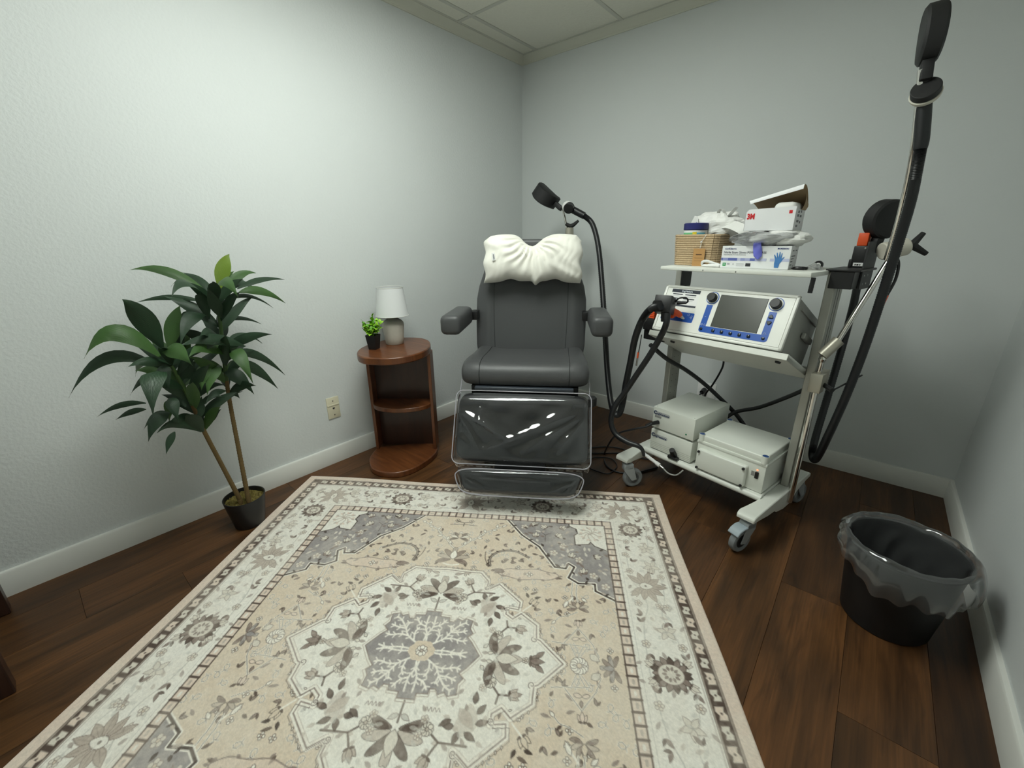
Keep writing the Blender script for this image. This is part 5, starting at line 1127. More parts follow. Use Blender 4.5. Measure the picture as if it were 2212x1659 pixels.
obj('strain_relief', MB().cyl((0.008, -0.004, -0.026), (0.010, -0.006, -0.072), 0.016, 0.0135, 16).cyl((-0.01, -0.02, 0.002), (-0.03, -0.04, 0.004), 0.018, 0.016, 16), blackp, PLG)
obj('cable_loop', MB().tube([(0.034, 0.045, 0.008), (0.050, 0.040, 0.026), (0.078, 0.045, 0.028), (0.084, 0.050, 0.012), (0.066, 0.050, 0.004), (0.040, 0.048, 0.000)], 0.0035, 8, 6), blackp, PLG)
obj('loop_plug', MB().cyl((0.040, 0.046, 0.006), (0.080, 0.046, 0.008), 0.007, 0.006, 12), blackp, PLG)
PL2 = cart_thing('parked_connector', 'orange ribbed connector parked in a black holder left of the console', 'connector', (-0.055, 0.185, 0.785))
obj('holder', MB().rbox(-0.028, 0.035, 0.0, 0.05, 0.0, 0.058, 0.003, 2), blackp, PL2)
mb = MB()
for k in range(7): mb.rbox(-0.004, 0.026, 0.006, 0.04, 0.058 + k * 0.0085, 0.064 + k * 0.0085, 0.001, 1)
obj('orange_grip', mb.box(-0.001, 0.023, 0.009, 0.037, 0.05, 0.116), orange, PL2)

# ------------------------------------------------------------------ power boxes on the lower shelf
box_enam = mat('box_enamel', hexc(233, 236, 227), rough=0.32, bump=0.08, bscale=300, var=0.015)
led_g = mat('led_green', hexc(40, 130, 90), rough=0.3)
def power_box(label, z0, z1, ridged=False):
    t = cart_thing('power_box', label, 'electronics box', (0.030, 0.178, z0), group='boxes on the lower cart shelf')
    h = z1 - z0
    obj('case', MB().rbox(0, 0.223, 0, 0.325, 0.004, h, 0.003, 2), box_enam, t)
    obj('case_feet', MB().box(0.01, 0.03, 0.01, 0.03, 0, 0.006).box(0.19, 0.21, 0.01, 0.03, 0, 0.006).box(0.01, 0.03, 0.29, 0.31, 0, 0.006).box(0.19, 0.21, 0.29, 0.31, 0, 0.006), blackp, t)
    pl = rr(0.014, h - 0.030, 0.009, 90, 270) + rr(0.085, h - 0.030, 0.009, 270, 450)
    n = len(pl)
    plate = obj('name_plate', MB().add([(a, 0.0, b) for a, b in pl] + [(a, -0.0012, b) for a, b in pl], [tuple(range(n, 2 * n))] + [(i, (i + 1) % n, n + (i + 1) % n, n + i) for i in range(n)]), mat('name_plate_grey', hexc(186, 188, 188), rough=0.4), t, smooth=0)
    nb = mat('logo_blue', hexc(20, 44, 84), rough=0.5)
    text('name_lettering', 'C', 0.026, T(0.004, -0.0014, h - 0.030) @ FM, nb, plate, 0.0003, bold=0.0012)
    text('name_lettering', 'ogVenture', 0.0155, T(0.0225, -0.0014, h - 0.0315) @ FM, nb, plate, 0.0003, bold=0.0004)
    for a, b in ((0.012, 0.012), (0.211, 0.012), (0.012, 0.313), (0.211, 0.313)): obj('screw', MB().lathe([(0, 0), (0.0025, 0), (0, 0.001)], 8, T(a, b, h)), steel, t)
    return t, h
lo, h = power_box('lower of two stacked cream power boxes with name plate on the cart shelf', 0.184, 0.293)
for k in range(4): obj('groove', MB().box(0.002, 0.221, -0.0004, 0.001, 0.012 + k * 0.009, 0.013 + k * 0.009), mat('groove_shadow', hexc(170, 170, 160), rough=0.6), lo)
obj('socket', MB().cyl((0.142, -0.002, 0.010), (0.142, -0.030, 0.052), 0.016, 0.013, 16).rbox(0.118, 0.17, -0.025, -0.004, 0.0, 0.014, 0.003, 2), blackp, lo)
up, h = power_box('upper of two stacked cream power boxes with name plate and black plug', 0.300, 0.414)
obj('led', MB().lathe([(0, 0.004), (0.003, 0.003), (0.004, 0.0), (0, 0)], 12, T(0.186, 0, 0.026) @ Matrix.Rotation(rad(90), 4, 'X')), led_g, up)
obj('port_label', MB().box(0.012, 0.048, -0.0006, 0.0004, 0.060, 0.071), mat('grey_print', hexc(150, 150, 146), rough=0.6), up)
obj('plug', MB().cyl((0.034, 0.0, 0.038), (0.018, -0.045, 0.034), 0.010, 0.009, 14).cyl((0.018, -0.045, 0.034), (0.008, -0.066, 0.031), 0.007, 0.004, 12), blackp, up)
# large enclosure
EN = cart_thing('enclosure_box', 'large cream plastic enclosure with blue corner caps and black thumbscrews on the cart shelf', 'electronics box', (0.277, 0.180, 0.184), group=None)
obj('body', MB().rbox(0, 0.299, 0, 0.275, 0.0, 0.138, 0.004, 2), box_enam, EN)
obj('rim', MB().rbox(-0.003, 0.302, -0.003, 0.278, 0.126, 0.140, 0.003, 2), box_enam, EN)
lid = obj('lid', MB().rbox(0.006, 0.293, 0.002, 0.27, 0.136, 0.169, 0.006, 3), box_enam, EN)
capm = mat('blue_cap', hexc(34, 72, 128), rough=0.4)
for a, b in ((0.013, 0.006), (0.286, 0.006), (0.013, 0.262), (0.286, 0.262)):
    obj('corner_post', MB().cyl((a, b, 0.136), (a, b, 0.172), 0.0135, n=20), box_enam, EN)
    obj('corner_cap', MB().lathe([(0, 0.1735), (0.009, 0.1735), (0.012, 0.172), (0, 0.172)], 20, T(a, b, 0)), capm, EN)
pl = obj('cover_plate', MB().rbox(0.014, 0.232, -0.022, 0.002, 0.006, 0.106, 0.007, 3), box_enam, EN)
for a, b in ((0.022, 0.094), (0.222, 0.094), (0.022, 0.013), (0.222, 0.013)):
    obj('thumbscrew', MB().lathe([(0, 0.008), (0.0045, 0.008), (0.006, 0.005), (0.006, 0.0), (0, 0)], 14, T(a, -0.022, b) @ Matrix.Rotation(rad(90), 4, 'X')), blackp, pl)
obj('rocker_switch', MB().rbox(0.262, 0.276, -0.006, 0.002, 0.062, 0.092, 0.002, 2), blackp, EN)
obj('switch_label', MB().box(0.246, 0.259, -0.0006, 0.001, 0.068, 0.090), mat('grey_print', hexc(150, 150, 146)), EN)
obj('indicator', MB().lathe([(0, 0.004), (0.003, 0.003), (0.0045, 0), (0, 0)], 12, T(0.268, 0.0, 0.101) @ Matrix.Rotation(rad(90), 4, 'X')), mat('neon_orange', hexc(235, 150, 110), rough=0.3, emit=1.2), EN)
# white inline connector hanging under the boxes
WC = cart_thing('inline_connector', 'white inline tube connector hanging below the lower cart shelf edge', 'connector', (0.08, 0.135, 0.13))
obj('barrel', MB().cyl((-0.035, -0.004, 0.030), (0.03, -0.004, 0.012), 0.0085, n=14).cyl((0.028, -0.004, 0.0125), (0.048, -0.004, 0.007), 0.0105, n=14).cyl((-0.06, 0.004, 0.042), (-0.035, -0.004, 0.030), 0.005, n=10), wt, WC)
obj('metal_collar', MB().cyl((0.048, -0.004, 0.007), (0.070, -0.004, 0.0), 0.006, n=12), steel, WC)
obj('clear_hose', MB().tube([(0.07, -0.004, 0.0), (0.10, -0.006, -0.012), (0.14, -0.004, -0.004), (0.165, 0.006, 0.03)], 0.0035, 8, 6), mat('hose_grey', hexc(170, 170, 165), rough=0.3), WC)
# ------------------------------------------------------------------ things on the top shelf
GZ = 1.0905
jute = mat('woven_jute', hexc(196, 172, 138), rough=0.9, bump=1.0, bscale=180, var=0.25, vscale=160, stretch=(1, 1, 0.5))
BK = cart_thing('rope_basket', 'square beige rope basket on the left of the top cart shelf', 'basket', (0.080, 0.365, GZ), rad(4))
mb = MB()
def rsq(h, r, z, n=10):
    out = []
    for cx, cy, s0 in ((h - r, h - r, 0), (-(h - r), h - r, 90), (-(h - r), -(h - r), 180), (h - r, -(h - r), 270)):
        for i in range(n + 1): a = rad(s0 + 90 * i / n); out.append(Vector((cx + r * math.cos(a), cy + r * math.sin(a), z)))
    return out
for k in range(14):
    z = 0.005 + k * 0.0094; h = 0.092 + 0.006 * k / 13
    o = obj('rope_coil', MB().tube(rsq(h, 0.028, z, 5), 0.0053, 6, 2, closed=True), jute, BK)
obj('liner_wall', MB().add([tuple(p) for p in rsq(0.090, 0.028, 0.003, 5)] + [tuple(p) for p in rsq(0.095, 0.028, 0.125, 5)], [(i, (i + 1) % 24, 24 + (i + 1) % 24, 24 + i) for i in range(24)] + [tuple(range(24))]), jute, BK)
kraft = mat('kraft_card', hexc(186, 142, 88), rough=0.8)
tg = obj('hang_tag', MB().box(-0.026, 0.026, -0.001, 0.0, -0.037, 0.037, T(0.030, -0.1065, 0.036)), kraft, BK)
obj('tag_print', MB().box(-0.013, 0.013, -0.0014, -0.0010, 0.010, 0.014, T(0.030, -0.1065, 0.036)).box(-0.019, 0.019, -0.0013, -0.0010, -0.003, -0.002, T(0.030, -0.1065, 0.036)).box(-0.019, 0.019, -0.0013, -0.0010, -0.015, -0.014, T(0.030, -0.1065, 0.036)), mat('print_brown', hexc(86, 58, 34), rough=0.8), tg)
obj('tag_string', MB().tube([(0.030, -0.104, 0.070), (0.034, -0.107, 0.090), (0.036, -0.110, 0.100), (0.046, -0.106, 0.120), (0.050, -0.100, 0.132)], 0.0012, 5, 4).lathe([(0, -.005), (.006, 0), (0, .005)], 8, T(0.036, -0.112, 0.100)), wt, tg)
navy_cap = mat('navy_cap', hexc(34, 38, 104), rough=0.4)
def tub(name, label, loc, r=0.052):
    t = cart_thing(name, label, 'tub', loc)
    obj('tub_body', MB().lathe([(0, 0), (r - 0.004, 0), (r - 0.002, 0.004), (r - 0.002, 0.14), (0, 0.14)], 36), wt, t)
    obj('tub_lid', MB().lathe([(0, 0.171), (r - 0.004, 0.171), (r + 0.001, 0.168), (r + 0.001, 0.143), (r - 0.001, 0.141), (0, 0.141)], 36), navy_cap, t)
    return t
t = tub('wipes_tub', 'wipes tub with navy lid and green label standing in the rope basket', (0.052, 0.326, GZ + 0.010))
band = mat('label_green', hexc(120, 196, 140), rough=0.5); cy_ = mat('label_cyan', hexc(110, 190, 214), rough=0.5); yl = mat('label_yellow', hexc(238, 214, 60), rough=0.5)
def arcband(mt, a0, a1, z0, z1, r=0.0505):
    n = 10; vs = []; 
    for i in range(n + 1):
        a = rad(a0 + (a1 - a0) * i / n); vs += [(r * math.cos(a), r * math.sin(a), z0), (r * math.cos(a), r * math.sin(a), z1)]
    return MB().add(vs, [(2 * i, 2 * i + 2, 2 * i + 3, 2 * i + 1) for i in range(n)])
obj('label_band', arcband(band, 215, 285, 0.09, 0.130), band, t); obj('label_band', arcband(cy_, 305, 350, 0.09, 0.130), cy_, t); obj('label_band', arcband(cy_, 190, 214, 0.09, 0.130), cy_, t)
obj('label_band', arcband(yl, 285, 305, 0.095, 0.133), yl, t)
t = tub('blue_lid_tub', 'white tub with navy lid partly hidden between the basket and the glove box', (0.285, 0.425, GZ), 0.048)
text('lid_lettering', 'PDI', 0.014, T(-0.012, -0.0497, 0.155) @ FM, pw, t, 0.0003)

bag_white = mat('white_paper_bag', hexc(236, 236, 232), rough=0.55, var=0.03)
bag_film = plastic_film('bag_film', (0.93, 0.94, 0.95), 0.30, 0.12, (0.93, 0.94, 0.94), gain=1.6)
def crumple(name, label, cat, loc, sx, sy, sz, seed, mt, amp=0.16, nu=30, nv=22, flat=0.0, rz=0.0, freq=1.0):
    r = random.Random(seed); t = cart_thing(name, label, cat, loc, rz)
    ph = [(Vector((r.gauss(0, 1), r.gauss(0, 1), r.gauss(0, 1))).normalized() * r.uniform(2, 7) * freq, r.uniform(0, 6.28)) for _ in range(14)]
    def fn(u, v):
        th = u * 2 * math.pi; p = (v - 0.5) * math.pi
        d = Vector((math.cos(th) * math.cos(p), math.sin(th) * math.cos(p), math.sin(p)))
        k = 1 + amp * sum(abs(math.sin(d.dot(w) + f)) - 0.5 for w, f in ph) / 3
        q = d * k
        z = q.z * sz
        if flat: z = max(z, -sz * flat)
        return (q.x * sx, q.y * sy, z)
    obj('bag_body', MB().grid(fn, nu, nv), mt, t, smooth=0)
    return t
t = crumple('white_bag', 'crumpled white plastic bag stuffed in the rope basket', 'bag', (0.104, 0.405, GZ + 0.165), 0.105, 0.060, 0.058, 5, bag_white, 0.22, 36, 26, rz=rad(-8))
def ribbon(pts, w, nrm=Vector((0, 1, 0))):
    P = catmull([Vector(p) for p in pts], 5); mb = MB(); n = len(P)
    for p in P: mb.v += [tuple(p - nrm * w / 2), tuple(p + nrm * w / 2)]
    mb.f = [(2 * i, 2 * i + 2, 2 * i + 3, 2 * i + 1) for i in range(n - 1)]; return mb
obj('bag_handle', ribbon([(0.02, -0.02, 0.03), (0.022, -0.03, 0.062), (0.040, -0.03, 0.070), (0.050, -0.02, 0.04), (0.045, -0.02, 0.0)], 0.022), bag_white, t)
obj('bag_handle', ribbon([(0.05, -0.01, 0.02), (0.075, -0.02, 0.050), (0.10, -0.02, 0.075)], 0.026), bag_white, t)
obj('bag_tail', ribbon([(0.04, -0.02, 0.0), (0.10, -0.05, 0.006), (0.16, -0.06, -0.012), (0.185, -0.05, -0.03)], 0.05, Vector((0.2, 0.7, 0.5)).normalized()), bag_white, t)
t2 = obj('paper_flap', MB().add([(-0.115, -0.04, 0.005), (-0.06, -0.07, -0.02), (-0.045, -0.07, 0.02), (-0.06, -0.06, 0.045), (-0.1, -0.03, 0.05)], [(0, 1, 2, 3, 4)]), bag_white, t)
obj('flap_print', MB().add([(-0.072, -0.0706, -0.004), (-0.046, -0.0726, -0.012), (-0.044, -0.0726, 0.012), (-0.055, -0.0695, 0.022)], [(0, 1, 2, 3)]), mat('lavender_print', hexc(150, 156, 196), rough=0.6), t)

# glove box with printed front
carton = mat('white_carton', hexc(238, 239, 240), rough=0.5, var=0.01)
carton_side = mat('carton_side_grey', hexc(196, 198, 200), rough=0.5)
GB = cart_thing('glove_box', 'white nitrile exam glove box with blue hand print on the top cart shelf', 'box', (0.246, 0.207, GZ), rad(11))
obj('carton', MB().box(0, 0.242, 0, 0.148, 0, 0.085), carton, GB, bevel=0.0012)
lav = [mat('lavender_%d' % i, c, rough=0.5) for i, c in enumerate([hexc(176, 180, 216), hexc(96, 108, 178), hexc(150, 158, 206), hexc(196, 200, 226)])]
x = 0.001
for i, (w, m) in enumerate([(0.006, 1), (0.020, 2), (0.014, 1), (0.020, 1), (0.012, 3), (0.016, 2), (0.018, 0), (0.018, 1), (0.020, 0), (0.020, 3)]):
    obj('print_band', MB().box(x, x + w, -0.0006, 0.0002, 0.029, 0.0395), lav[m], GB); x += w
obj('print_band', MB().box(0.177, 0.2415, -0.0006, 0.0002, 0.029, 0.0395), lav[3], GB)
ink = mat('print_ink', hexc(62, 66, 84), rough=0.6); inkb = mat('print_blue_ink', hexc(44, 60, 120), rough=0.6)
text('box_lettering', 'confiderm', 0.0105, T(0.010, -0.0006, 0.0745) @ FM, inkb, GB, 0.0003)
text('box_lettering', 'Nitrile Exam Gloves POWDER-FREE', 0.0118, T(0.008, -0.0006, 0.0605) @ FM, ink, GB, 0.0003, sx=0.86)
text('box_lettering', 'Textured Fingertips, Non-Sterile, Ambidextrous', 0.0042, T(0.008, -0.0006, 0.052) @ FM, ink, GB, 0.0002)
text('box_lettering', 'MCKESSON', 0.0072, T(0.196, -0.0006, 0.0755) @ FM, inkb, GB, 0.0003, bold=0.0002)
obj('size_patch', MB().box(0.009, 0.021, -0.0006, 0.0002, 0.008, 0.020), mat('print_green', hexc(40, 160, 80), rough=0.5), GB)
text('box_lettering', 'M', 0.009, T(0.0115, -0.0010, 0.0140) @ FM, pw, GB, 0.0003)
text('box_lettering', '200', 0.007, T(0.025, -0.0006, 0.0155) @ FM, ink, GB, 0.0002)
text('box_lettering', '0', 0.007, T(0.0465, -0.0006, 0.0155) @ FM, ink, GB, 0.0002)
obj('dark_patch', MB().box(0.094, 0.112, -0.0006, 0.0002, 0.008, 0.020), mat('print_charcoal', hexc(52, 54, 58), rough=0.5), GB)
for i in range(3): obj('fine_print', MB().box(0.060, 0.088, -0.0005, 0.0002, 0.009 + i * 0.004, 0.0102 + i * 0.004), mat('print_grey', hexc(170, 172, 176)), GB)
# printed hand
hb = MB()
hand = [(-0.008, -0.027), (0.006, -0.027), (0.008, -0.012), (0.013, -0.004), (0.021, 0.012), (0.0195, 0.014), (0.012, 0.006), (0.0125, 0.026), (0.0098, 0.027), (0.0075, 0.010), (0.005, 0.031), (0.0022, 0.031), (0.0015, 0.010), (-0.0045, 0.029), (-0.0072, 0.028), (-0.004, 0.008), (-0.0125, 0.022), (-0.0148, 0.020), (-0.009, 0.002), (-0.010, -0.010)]
n = len(hand)
obj('printed_hand', hb.add([(0.203 + a, -0.0009, 0.033 + b) for a, b in hand], [tuple(range(n))]), mat('glove_print_blue', hexc(72, 128, 190), rough=0.5, var=0.2, vscale=60), GB, smooth=0)
sd = MB()
for (y0, y1, z) in ((0.03, 0.06, 0.066), (0.09, 0.12, 0.066), (0.02, 0.10, 0.046), (0.02, 0.075, 0.036), (0.02, 0.06, 0.026), (0.02, 0.05, 0.014), (0.08, 0.09, 0.008)): sd.box(0.242, 0.2425, y0, y1, z, z + 0.004)
obj('side_print', sd, mat('print_grey_dark', hexc(120, 122, 126), rough=0.6), GB)
GL = cart_thing('nitrile_glove', 'violet blue nitrile glove hanging out over the glove box front', 'glove', (0.246, 0.207, GZ), rad(11))
glv = mat('nitrile_violet', hexc(112, 116, 214), rough=0.45, var=0.1, vscale=30)
def glove(u, v):
    t = u; z = 0.098 - 0.062 * t; w = 0.012 + 0.003 * math.sin(t * 3) - 0.010 * max(0, t - 0.82) / 0.18
    a = (v - 0.5) * math.pi
    return (0.124 + 0.012 * t + w * math.sin(a) * 1.05, -0.004 - 0.006 * math.cos(a) - 0.003 * math.sin(t * 9 + v * 6) * (1 - t) + 0.004 * max(0, 0.15 - t) / 0.15, z)
obj('glove_finger', MB().grid(glove, 14, 12).grid(lambda u, v: (0.118 + 0.026 * v, -0.004 + 0.045 * u, 0.098 - 0.008 * u + 0.003 * math.sin(v * 9)), 5, 6), glv, GL, smooth=80)
t = crumple('clear_bag', 'clear plastic bag of white masks lying on the glove box', 'bag', (0.408, 0.318, GZ + 0.112), 0.098, 0.075, 0.030, 12, bag_white, 0.16, 40, 22, rz=rad(11))
tt = crumple('film_bag', 'transparent film bag spread over the top of the glove box', 'bag', (0.362, 0.300, GZ + 0.112), 0.115, 0.085, 0.0265, 17, bag_film, 0.22, 40, 22, rz=rad(11))
# respirator box with open lid on top
MK = cart_thing('mask_box', 'open white mask box with red lettering on top of the pile', 'box', (0.294, 0.258, GZ + 0.141), rad(8))
W3, D3, H3 = 0.171, 0.140, 0.080
obj('carton', MB().add([(0, 0, 0), (W3, 0, 0), (W3, 0, H3 + .004), (0.012, 0, H3), (0, 0, H3 - .010)] + [(0.001, 0.0015, 0), (W3, 0.0015, 0), (W3, 0.0015, H3 + .004), (0.012, 0.0015, H3), (0, 0.0015, H3 - .010)],
                       [(4, 3, 2, 1, 0), (5, 6, 7, 8, 9)] + [(i, (i + 1) % 5, 5 + (i + 1) % 5, 5 + i) for i in range(5)])
    .box(0, 0.0015, 0, D3, 0, H3 - 0.01).box(W3 - 0.0015, W3, 0, D3, 0, H3 - 0.004).box(0, W3, D3 - 0.0015, D3, 0, H3 + 0.008).box(0, W3, 0, D3, 0, 0.0015), carton, MK)
red = mat('print_red', hexc(208, 34, 40), rough=0.5)
text('box_lettering', '3M', 0.027, T(0.006, -0.0006, 0.053) @ FM, red, MK, 0.0003, bold=0.0014, sx=0.8)
obj('red_patch', MB().box(0.149, 0.160, -0.0006, 0.0002, 0.060, 0.071), red, MK)
tan = mat('card_inside_tan', hexc(170, 146, 112), rough=0.8)
def lid_pt(u, v):          # u: hinge at the back (0) to front edge (1); v: left to right
    x = 0.004 + (W3 + 0.004) * v; zf = 0.110 + 0.046 * v
    return (x, D3 - 0.002 - (D3 - 0.012) * u, H3 + 0.006 + (zf - H3 - 0.006) * (math.sin(u * 1.5) / math.sin(1.5)) + 0.010 * math.sin(u * math.pi) * v)
obj('open_flap', MB().grid(lambda u, v: lid_pt(u, v), 10, 10), tan, MK, smooth=60)
obj('flap_face', MB().grid(lambda u, v: (lid_pt(u, v)[0], lid_pt(u, v)[1] - 0.0004, lid_pt(u, v)[2] + 0.0016), 10, 10), carton, MK, smooth=60)
def lip(u, v, off=0.0):
    p = lid_pt(1, v); return (p[0] + (0.006 * u if v < 0.05 else 0), p[1] - 0.002 - 0.004 * math.sin(u * 1.6) - off, p[2] + 0.002 - (0.013 + 0.003 * v) * u)
obj('tuck_lip', MB().grid(lambda u, v: lip(u, v), 4, 10).grid(lambda u, v: lip(u, v, -0.0012), 4, 10), carton, MK, smooth=60)
obj('side_flap', MB().grid(lambda u, v: (W3 + 0.002 + 0.006 * math.sin(u * 3.1), D3 - 0.004 - 0.070 * v * (1 - 0.3 * u), H3 - 0.006 + 0.058 * u * (0.6 + 0.4 * v)), 8, 6), tan, MK, smooth=60)
obj('mask_stack', MB().rbox(0.09, W3 - 0.004, 0.01, D3 - 0.01, 0.04, H3 + 0.022, 0.02, 4), bag_white, MK)
sd = MB()
for (y0, y1, z) in ((0.035, 0.055, 0.066), (0.075, 0.09, 0.068), (0.03, 0.055, 0.053), (0.07, 0.095, 0.052), (0.03, 0.06, 0.033), (0.075, 0.09, 0.030), (0.03, 0.055, 0.016)): sd.box(W3, W3 + 0.0006, y0, y1, z - 0.004, z + 0.004)
obj('side_print', sd, mat('print_grey_dark', hexc(120, 122, 126)), MK)
# small things on the shelf
CO = cart_thing('white_strap', 'looped white cord lying on the shelf in front of the basket', 'cord', (0.19, 0.225, GZ))
obj('strap_loop', MB().tube([(-0.03, 0.0, 0.006), (-0.025, -0.012, 0.020), (-0.005, -0.012, 0.024), (0.02, -0.005, 0.016), (0.045, 0.0, 0.008), (0.02, -0.012, 0.006), (-0.01, -0.016, 0.006)], 0.0055, 8, 6, closed=True), wt, CO)
obj('strap_coil', MB().rbox(-0.005, 0.05, -0.012, 0.01, 0.0, 0.014, 0.006, 3), wt, CO)
TR = cart_thing('tape_roll', 'small black and white roll standing on the shelf right of the glove box', 'roll', (0.545, 0.365, GZ + 0.0155), rad(10))
M = Matrix.Rotation(rad(90), 4, 'X')
obj('roll_ring', MB().lathe([(0.008, -0.008), (0.0155, -0.008), (0.0155, 0.008), (0.008, 0.008), (0.008, -0.008)], 28, M), blackp, TR)
obj('roll_core', MB().lathe([(0.0045, -0.0085), (0.0085, -0.0085), (0.0085, 0.0085), (0.0045, 0.0085), (0.0045, -0.0085)], 20, M), wt, TR)
WR = cart_thing('wrapped_cable', 'small black cable clip in film on the shelf beside the glove box', 'clip', (0.515, 0.285, GZ))
obj('clip_body', MB().tube([(-0.03, 0, 0.004), (-0.01, -0.012, 0.006), (0.012, -0.006, 0.005), (0.02, 0.01, 0.006)], [0.003, 0.007, 0.007, 0.004], 8, 5), blackp, WR)
obj('film', MB().grid(lambda u, v: (0.01 + 0.05 * u, 0.0 + 0.05 * v, 0.006 + 0.018 * math.sin(u * 3.1) * math.sin(v * 3.1) + 0.003 * math.sin(u * 17 + v * 13)), 8, 8), bag_film, WR, smooth=0)
PN = cart_thing('pen_holder', 'short black ribbed peg hanging under the front right corner of the top shelf', 'peg', (0.598, 0.175, 1.02))
obj('peg', MB().tube([(0, 0, 0.053), (-0.002, 0, 0.0)], 0.0075, 14, 12, corr=0.02), blackp, PN)

# ------------------------------------------------------------------ support arm, coils and their cables
black_rub = mat('black_rubber', hexc(20, 21, 24), rough=0.42, var=0.06)
black_mat = mat('black_matte', hexc(26, 26, 27), rough=0.6, var=0.05)
ivory = mat('ivory_plastic', hexc(206, 202, 188), rough=0.5)
AR = thing('support_arm', 'chrome articulated coil support arm clamped to the right cart column', 'support arm', (2.085, -0.767, 0))
A0 = Vector((2.085, -0.767, 0))
R12i = R12.to_3x3(); CL = Vector(CART_LOC)
def cw(u, v, w): return CL + R12i @ Vector((u, v, w)) - A0
obj('vertical_tube', MB().cyl(cw(0.638, 0.335, 0.115), cw(0.638, 0.335, 0.70), 0.0125, n=20), chrome, AR)
clampm = mat('clamp_alloy', hexc(178, 174, 160), rough=0.4, metal=0.5)
MM = Matrix.Translation(-A0) @ Matrix.Translation(CL) @ R12
obj('clamp', MB().rbox(0.622, 0.664, 0.29, 0.335, 0.632, 0.708, 0.003, 2, MM).rbox(0.622, 0.655, 0.337, 0.40, 0.64, 0.708, 0.003, 2, MM), clampm, AR)
obj('clamp_lever', MB().cyl(cw(0.655, 0.33, 0.665), cw(0.700, 0.30, 0.655), 0.008, 0.010, 12).cyl(cw(0.70, 0.305, 0.655), cw(0.755, 0.40, 0.71), 0.003, n=8), blackp, AR)
def aw(p): return Vector(p) - A0
b_ = aw(ARM_BALL[0])
obj('ball_joint', MB().cyl(cw(0.640, 0.315, 0.70), b_ + Vector((0, 0, -0.01)), 0.011, 0.009, 14).lathe([(0, -0.014), (0.010, -0.010), (0.014, 0), (0.010, 0.010), (0, 0.014)], 16, Matrix.Translation(b_)), chrome, AR)
obj('hand_grip', MB().cyl(aw(ARM_HANDLE[0]), aw(ARM_HANDLE[1]), 0.020, 0.021, 20), clampm, AR)
obj('lower_rod', MB().cyl(aw(ARM_ROD[0]), aw(ARM_ROD[1]), 0.0095, n=14), chrome, AR)
j0, j1 = aw(ARM_JOINT[0]), aw(ARM_JOINT[1])
obj('joint_disc', MB().cyl(j0, j1, 0.030, n=28), ivory, AR, bevel=0.004)
wg = MB().cyl(j1, aw(ARM_WING[0]) + (j1 - j0) * 0.2, 0.012, n=12)
c0 = aw(ARM_WING[0]) + (j1 - j0) * 0.15
for dz in (0.040, -0.030):
    tip = c0 + Vector((0.022, 0.012, dz)) if dz > 0 else c0 + Vector((0.045, 0.02, dz))
    wg.tube([c0, tip], [0.013, 0.008], 10, 0)
obj('wing_knob', wg, black_mat, AR)
obj('upper_rod', MB().tube([aw(p) for p in UP_ROD], 0.0085, 14, 8), chrome, AR)

def coil_head(name, label, base, axis, normal, L=0.17, wtop=0.075, th=0.045, handle=0.13, group=None, twist=0.0, bulge=0.35):
    """butterfly stimulation coil: bent two-lobe head, neck, knob ring and handle, running along axis"""
    base = Vector(base); ax = Vector(axis).normalized(); nr = Vector(normal); nr = (nr - ax * nr.dot(ax)).normalized(); sd = ax.cross(nr)
    t = thing(name, label, 'coil', base, group=group)
    R = Matrix((sd, ax, nr)).transposed().to_4x4()    # local x = side, y = along, z = face normal
    t.rotation_euler = R.to_euler()
    pr = []
    N = 40
    for i in range(N):          # figure-eight outline seen from the face
        a = 2 * math.pi * i / N
        r = 0.5 * (1 + 0.16 * math.cos(2 * a))
        pr.append((wtop * 2 * r * math.cos(a) * 0.95, L / 2 + L * r * math.sin(a) * 0.95))
    mb = MB(); n = len(pr)
    vs = []
    for z, k in ((-th / 2, 0.90), (-th / 2 + 0.006, 1.0), (th / 2 - 0.006, 1.0), (th / 2, 0.90)):
        for a, b in pr: vs.append((a * k, L / 2 + (b - L / 2) * k, z - bulge * (a * a) / 0.09 * 1.0))
    fs = [tuple(range(n - 1, -1, -1)), tuple(range(3 * n, 4 * n))] + [(q * n + i, q * n + (i + 1) % n, (q + 1) * n + (i + 1) % n, (q + 1) * n + i) for q in range(3) for i in range(n)]
    obj('coil_shell', mb.add(vs, fs), black_mat, t, smooth=40)
    obj('neck', MB().rbox(-0.016, 0.016, -0.035, 0.02, -0.014, 0.014, 0.004, 2), black_mat, t)
    return t
def mid(a, b): return (Vector(a) + Vector(b)) / 2
# top coil held high by the arm
tc_b = Vector((2.168, -0.868, 1.655)); tc_t = Vector((2.150, -0.828, 1.828))
TC = coil_head('arm_coil', 'black stimulation coil held high on the arm at the upper right', tc_b, tc_t - tc_b, (-1.0, -0.10, 0.05), L=0.182, wtop=0.058, th=0.046, group='black stimulation coils', bulge=0.05)
ax = (tc_t - tc_b).normalized()
Ri = TC.rotation_euler.to_matrix().inverted()
loc_ = lambda p: Ri @ (Vector(p) - tc_b)
obj('handle', MB().tube([loc_((2.180, -0.859, 1.583)), loc_((2.190, -0.859, 1.528)), loc_((2.199, -0.859, 1.474)), loc_((2.201, -0.858, 1.450))], [0.0185, 0.0185, 0.0180, 0.0165], 18, 5), black_rub, TC)
kc = Vector((2.179, -0.880, 1.598)); kn_ = Vector((-0.12, -0.80, 0.50)).normalized()
obj('angle_knob', MB().cyl(loc_(kc - kn_ * 0.010), loc_(kc + kn_ * 0.010), 0.0335, 0.0335, 36), black_mat, TC, bevel=0.002)
obj('knob_ring', MB().cyl(loc_(kc - kn_ * 0.022), loc_(kc - kn_ * 0.010), 0.034, 0.0365, 36), ivory, TC, bevel=0.002)
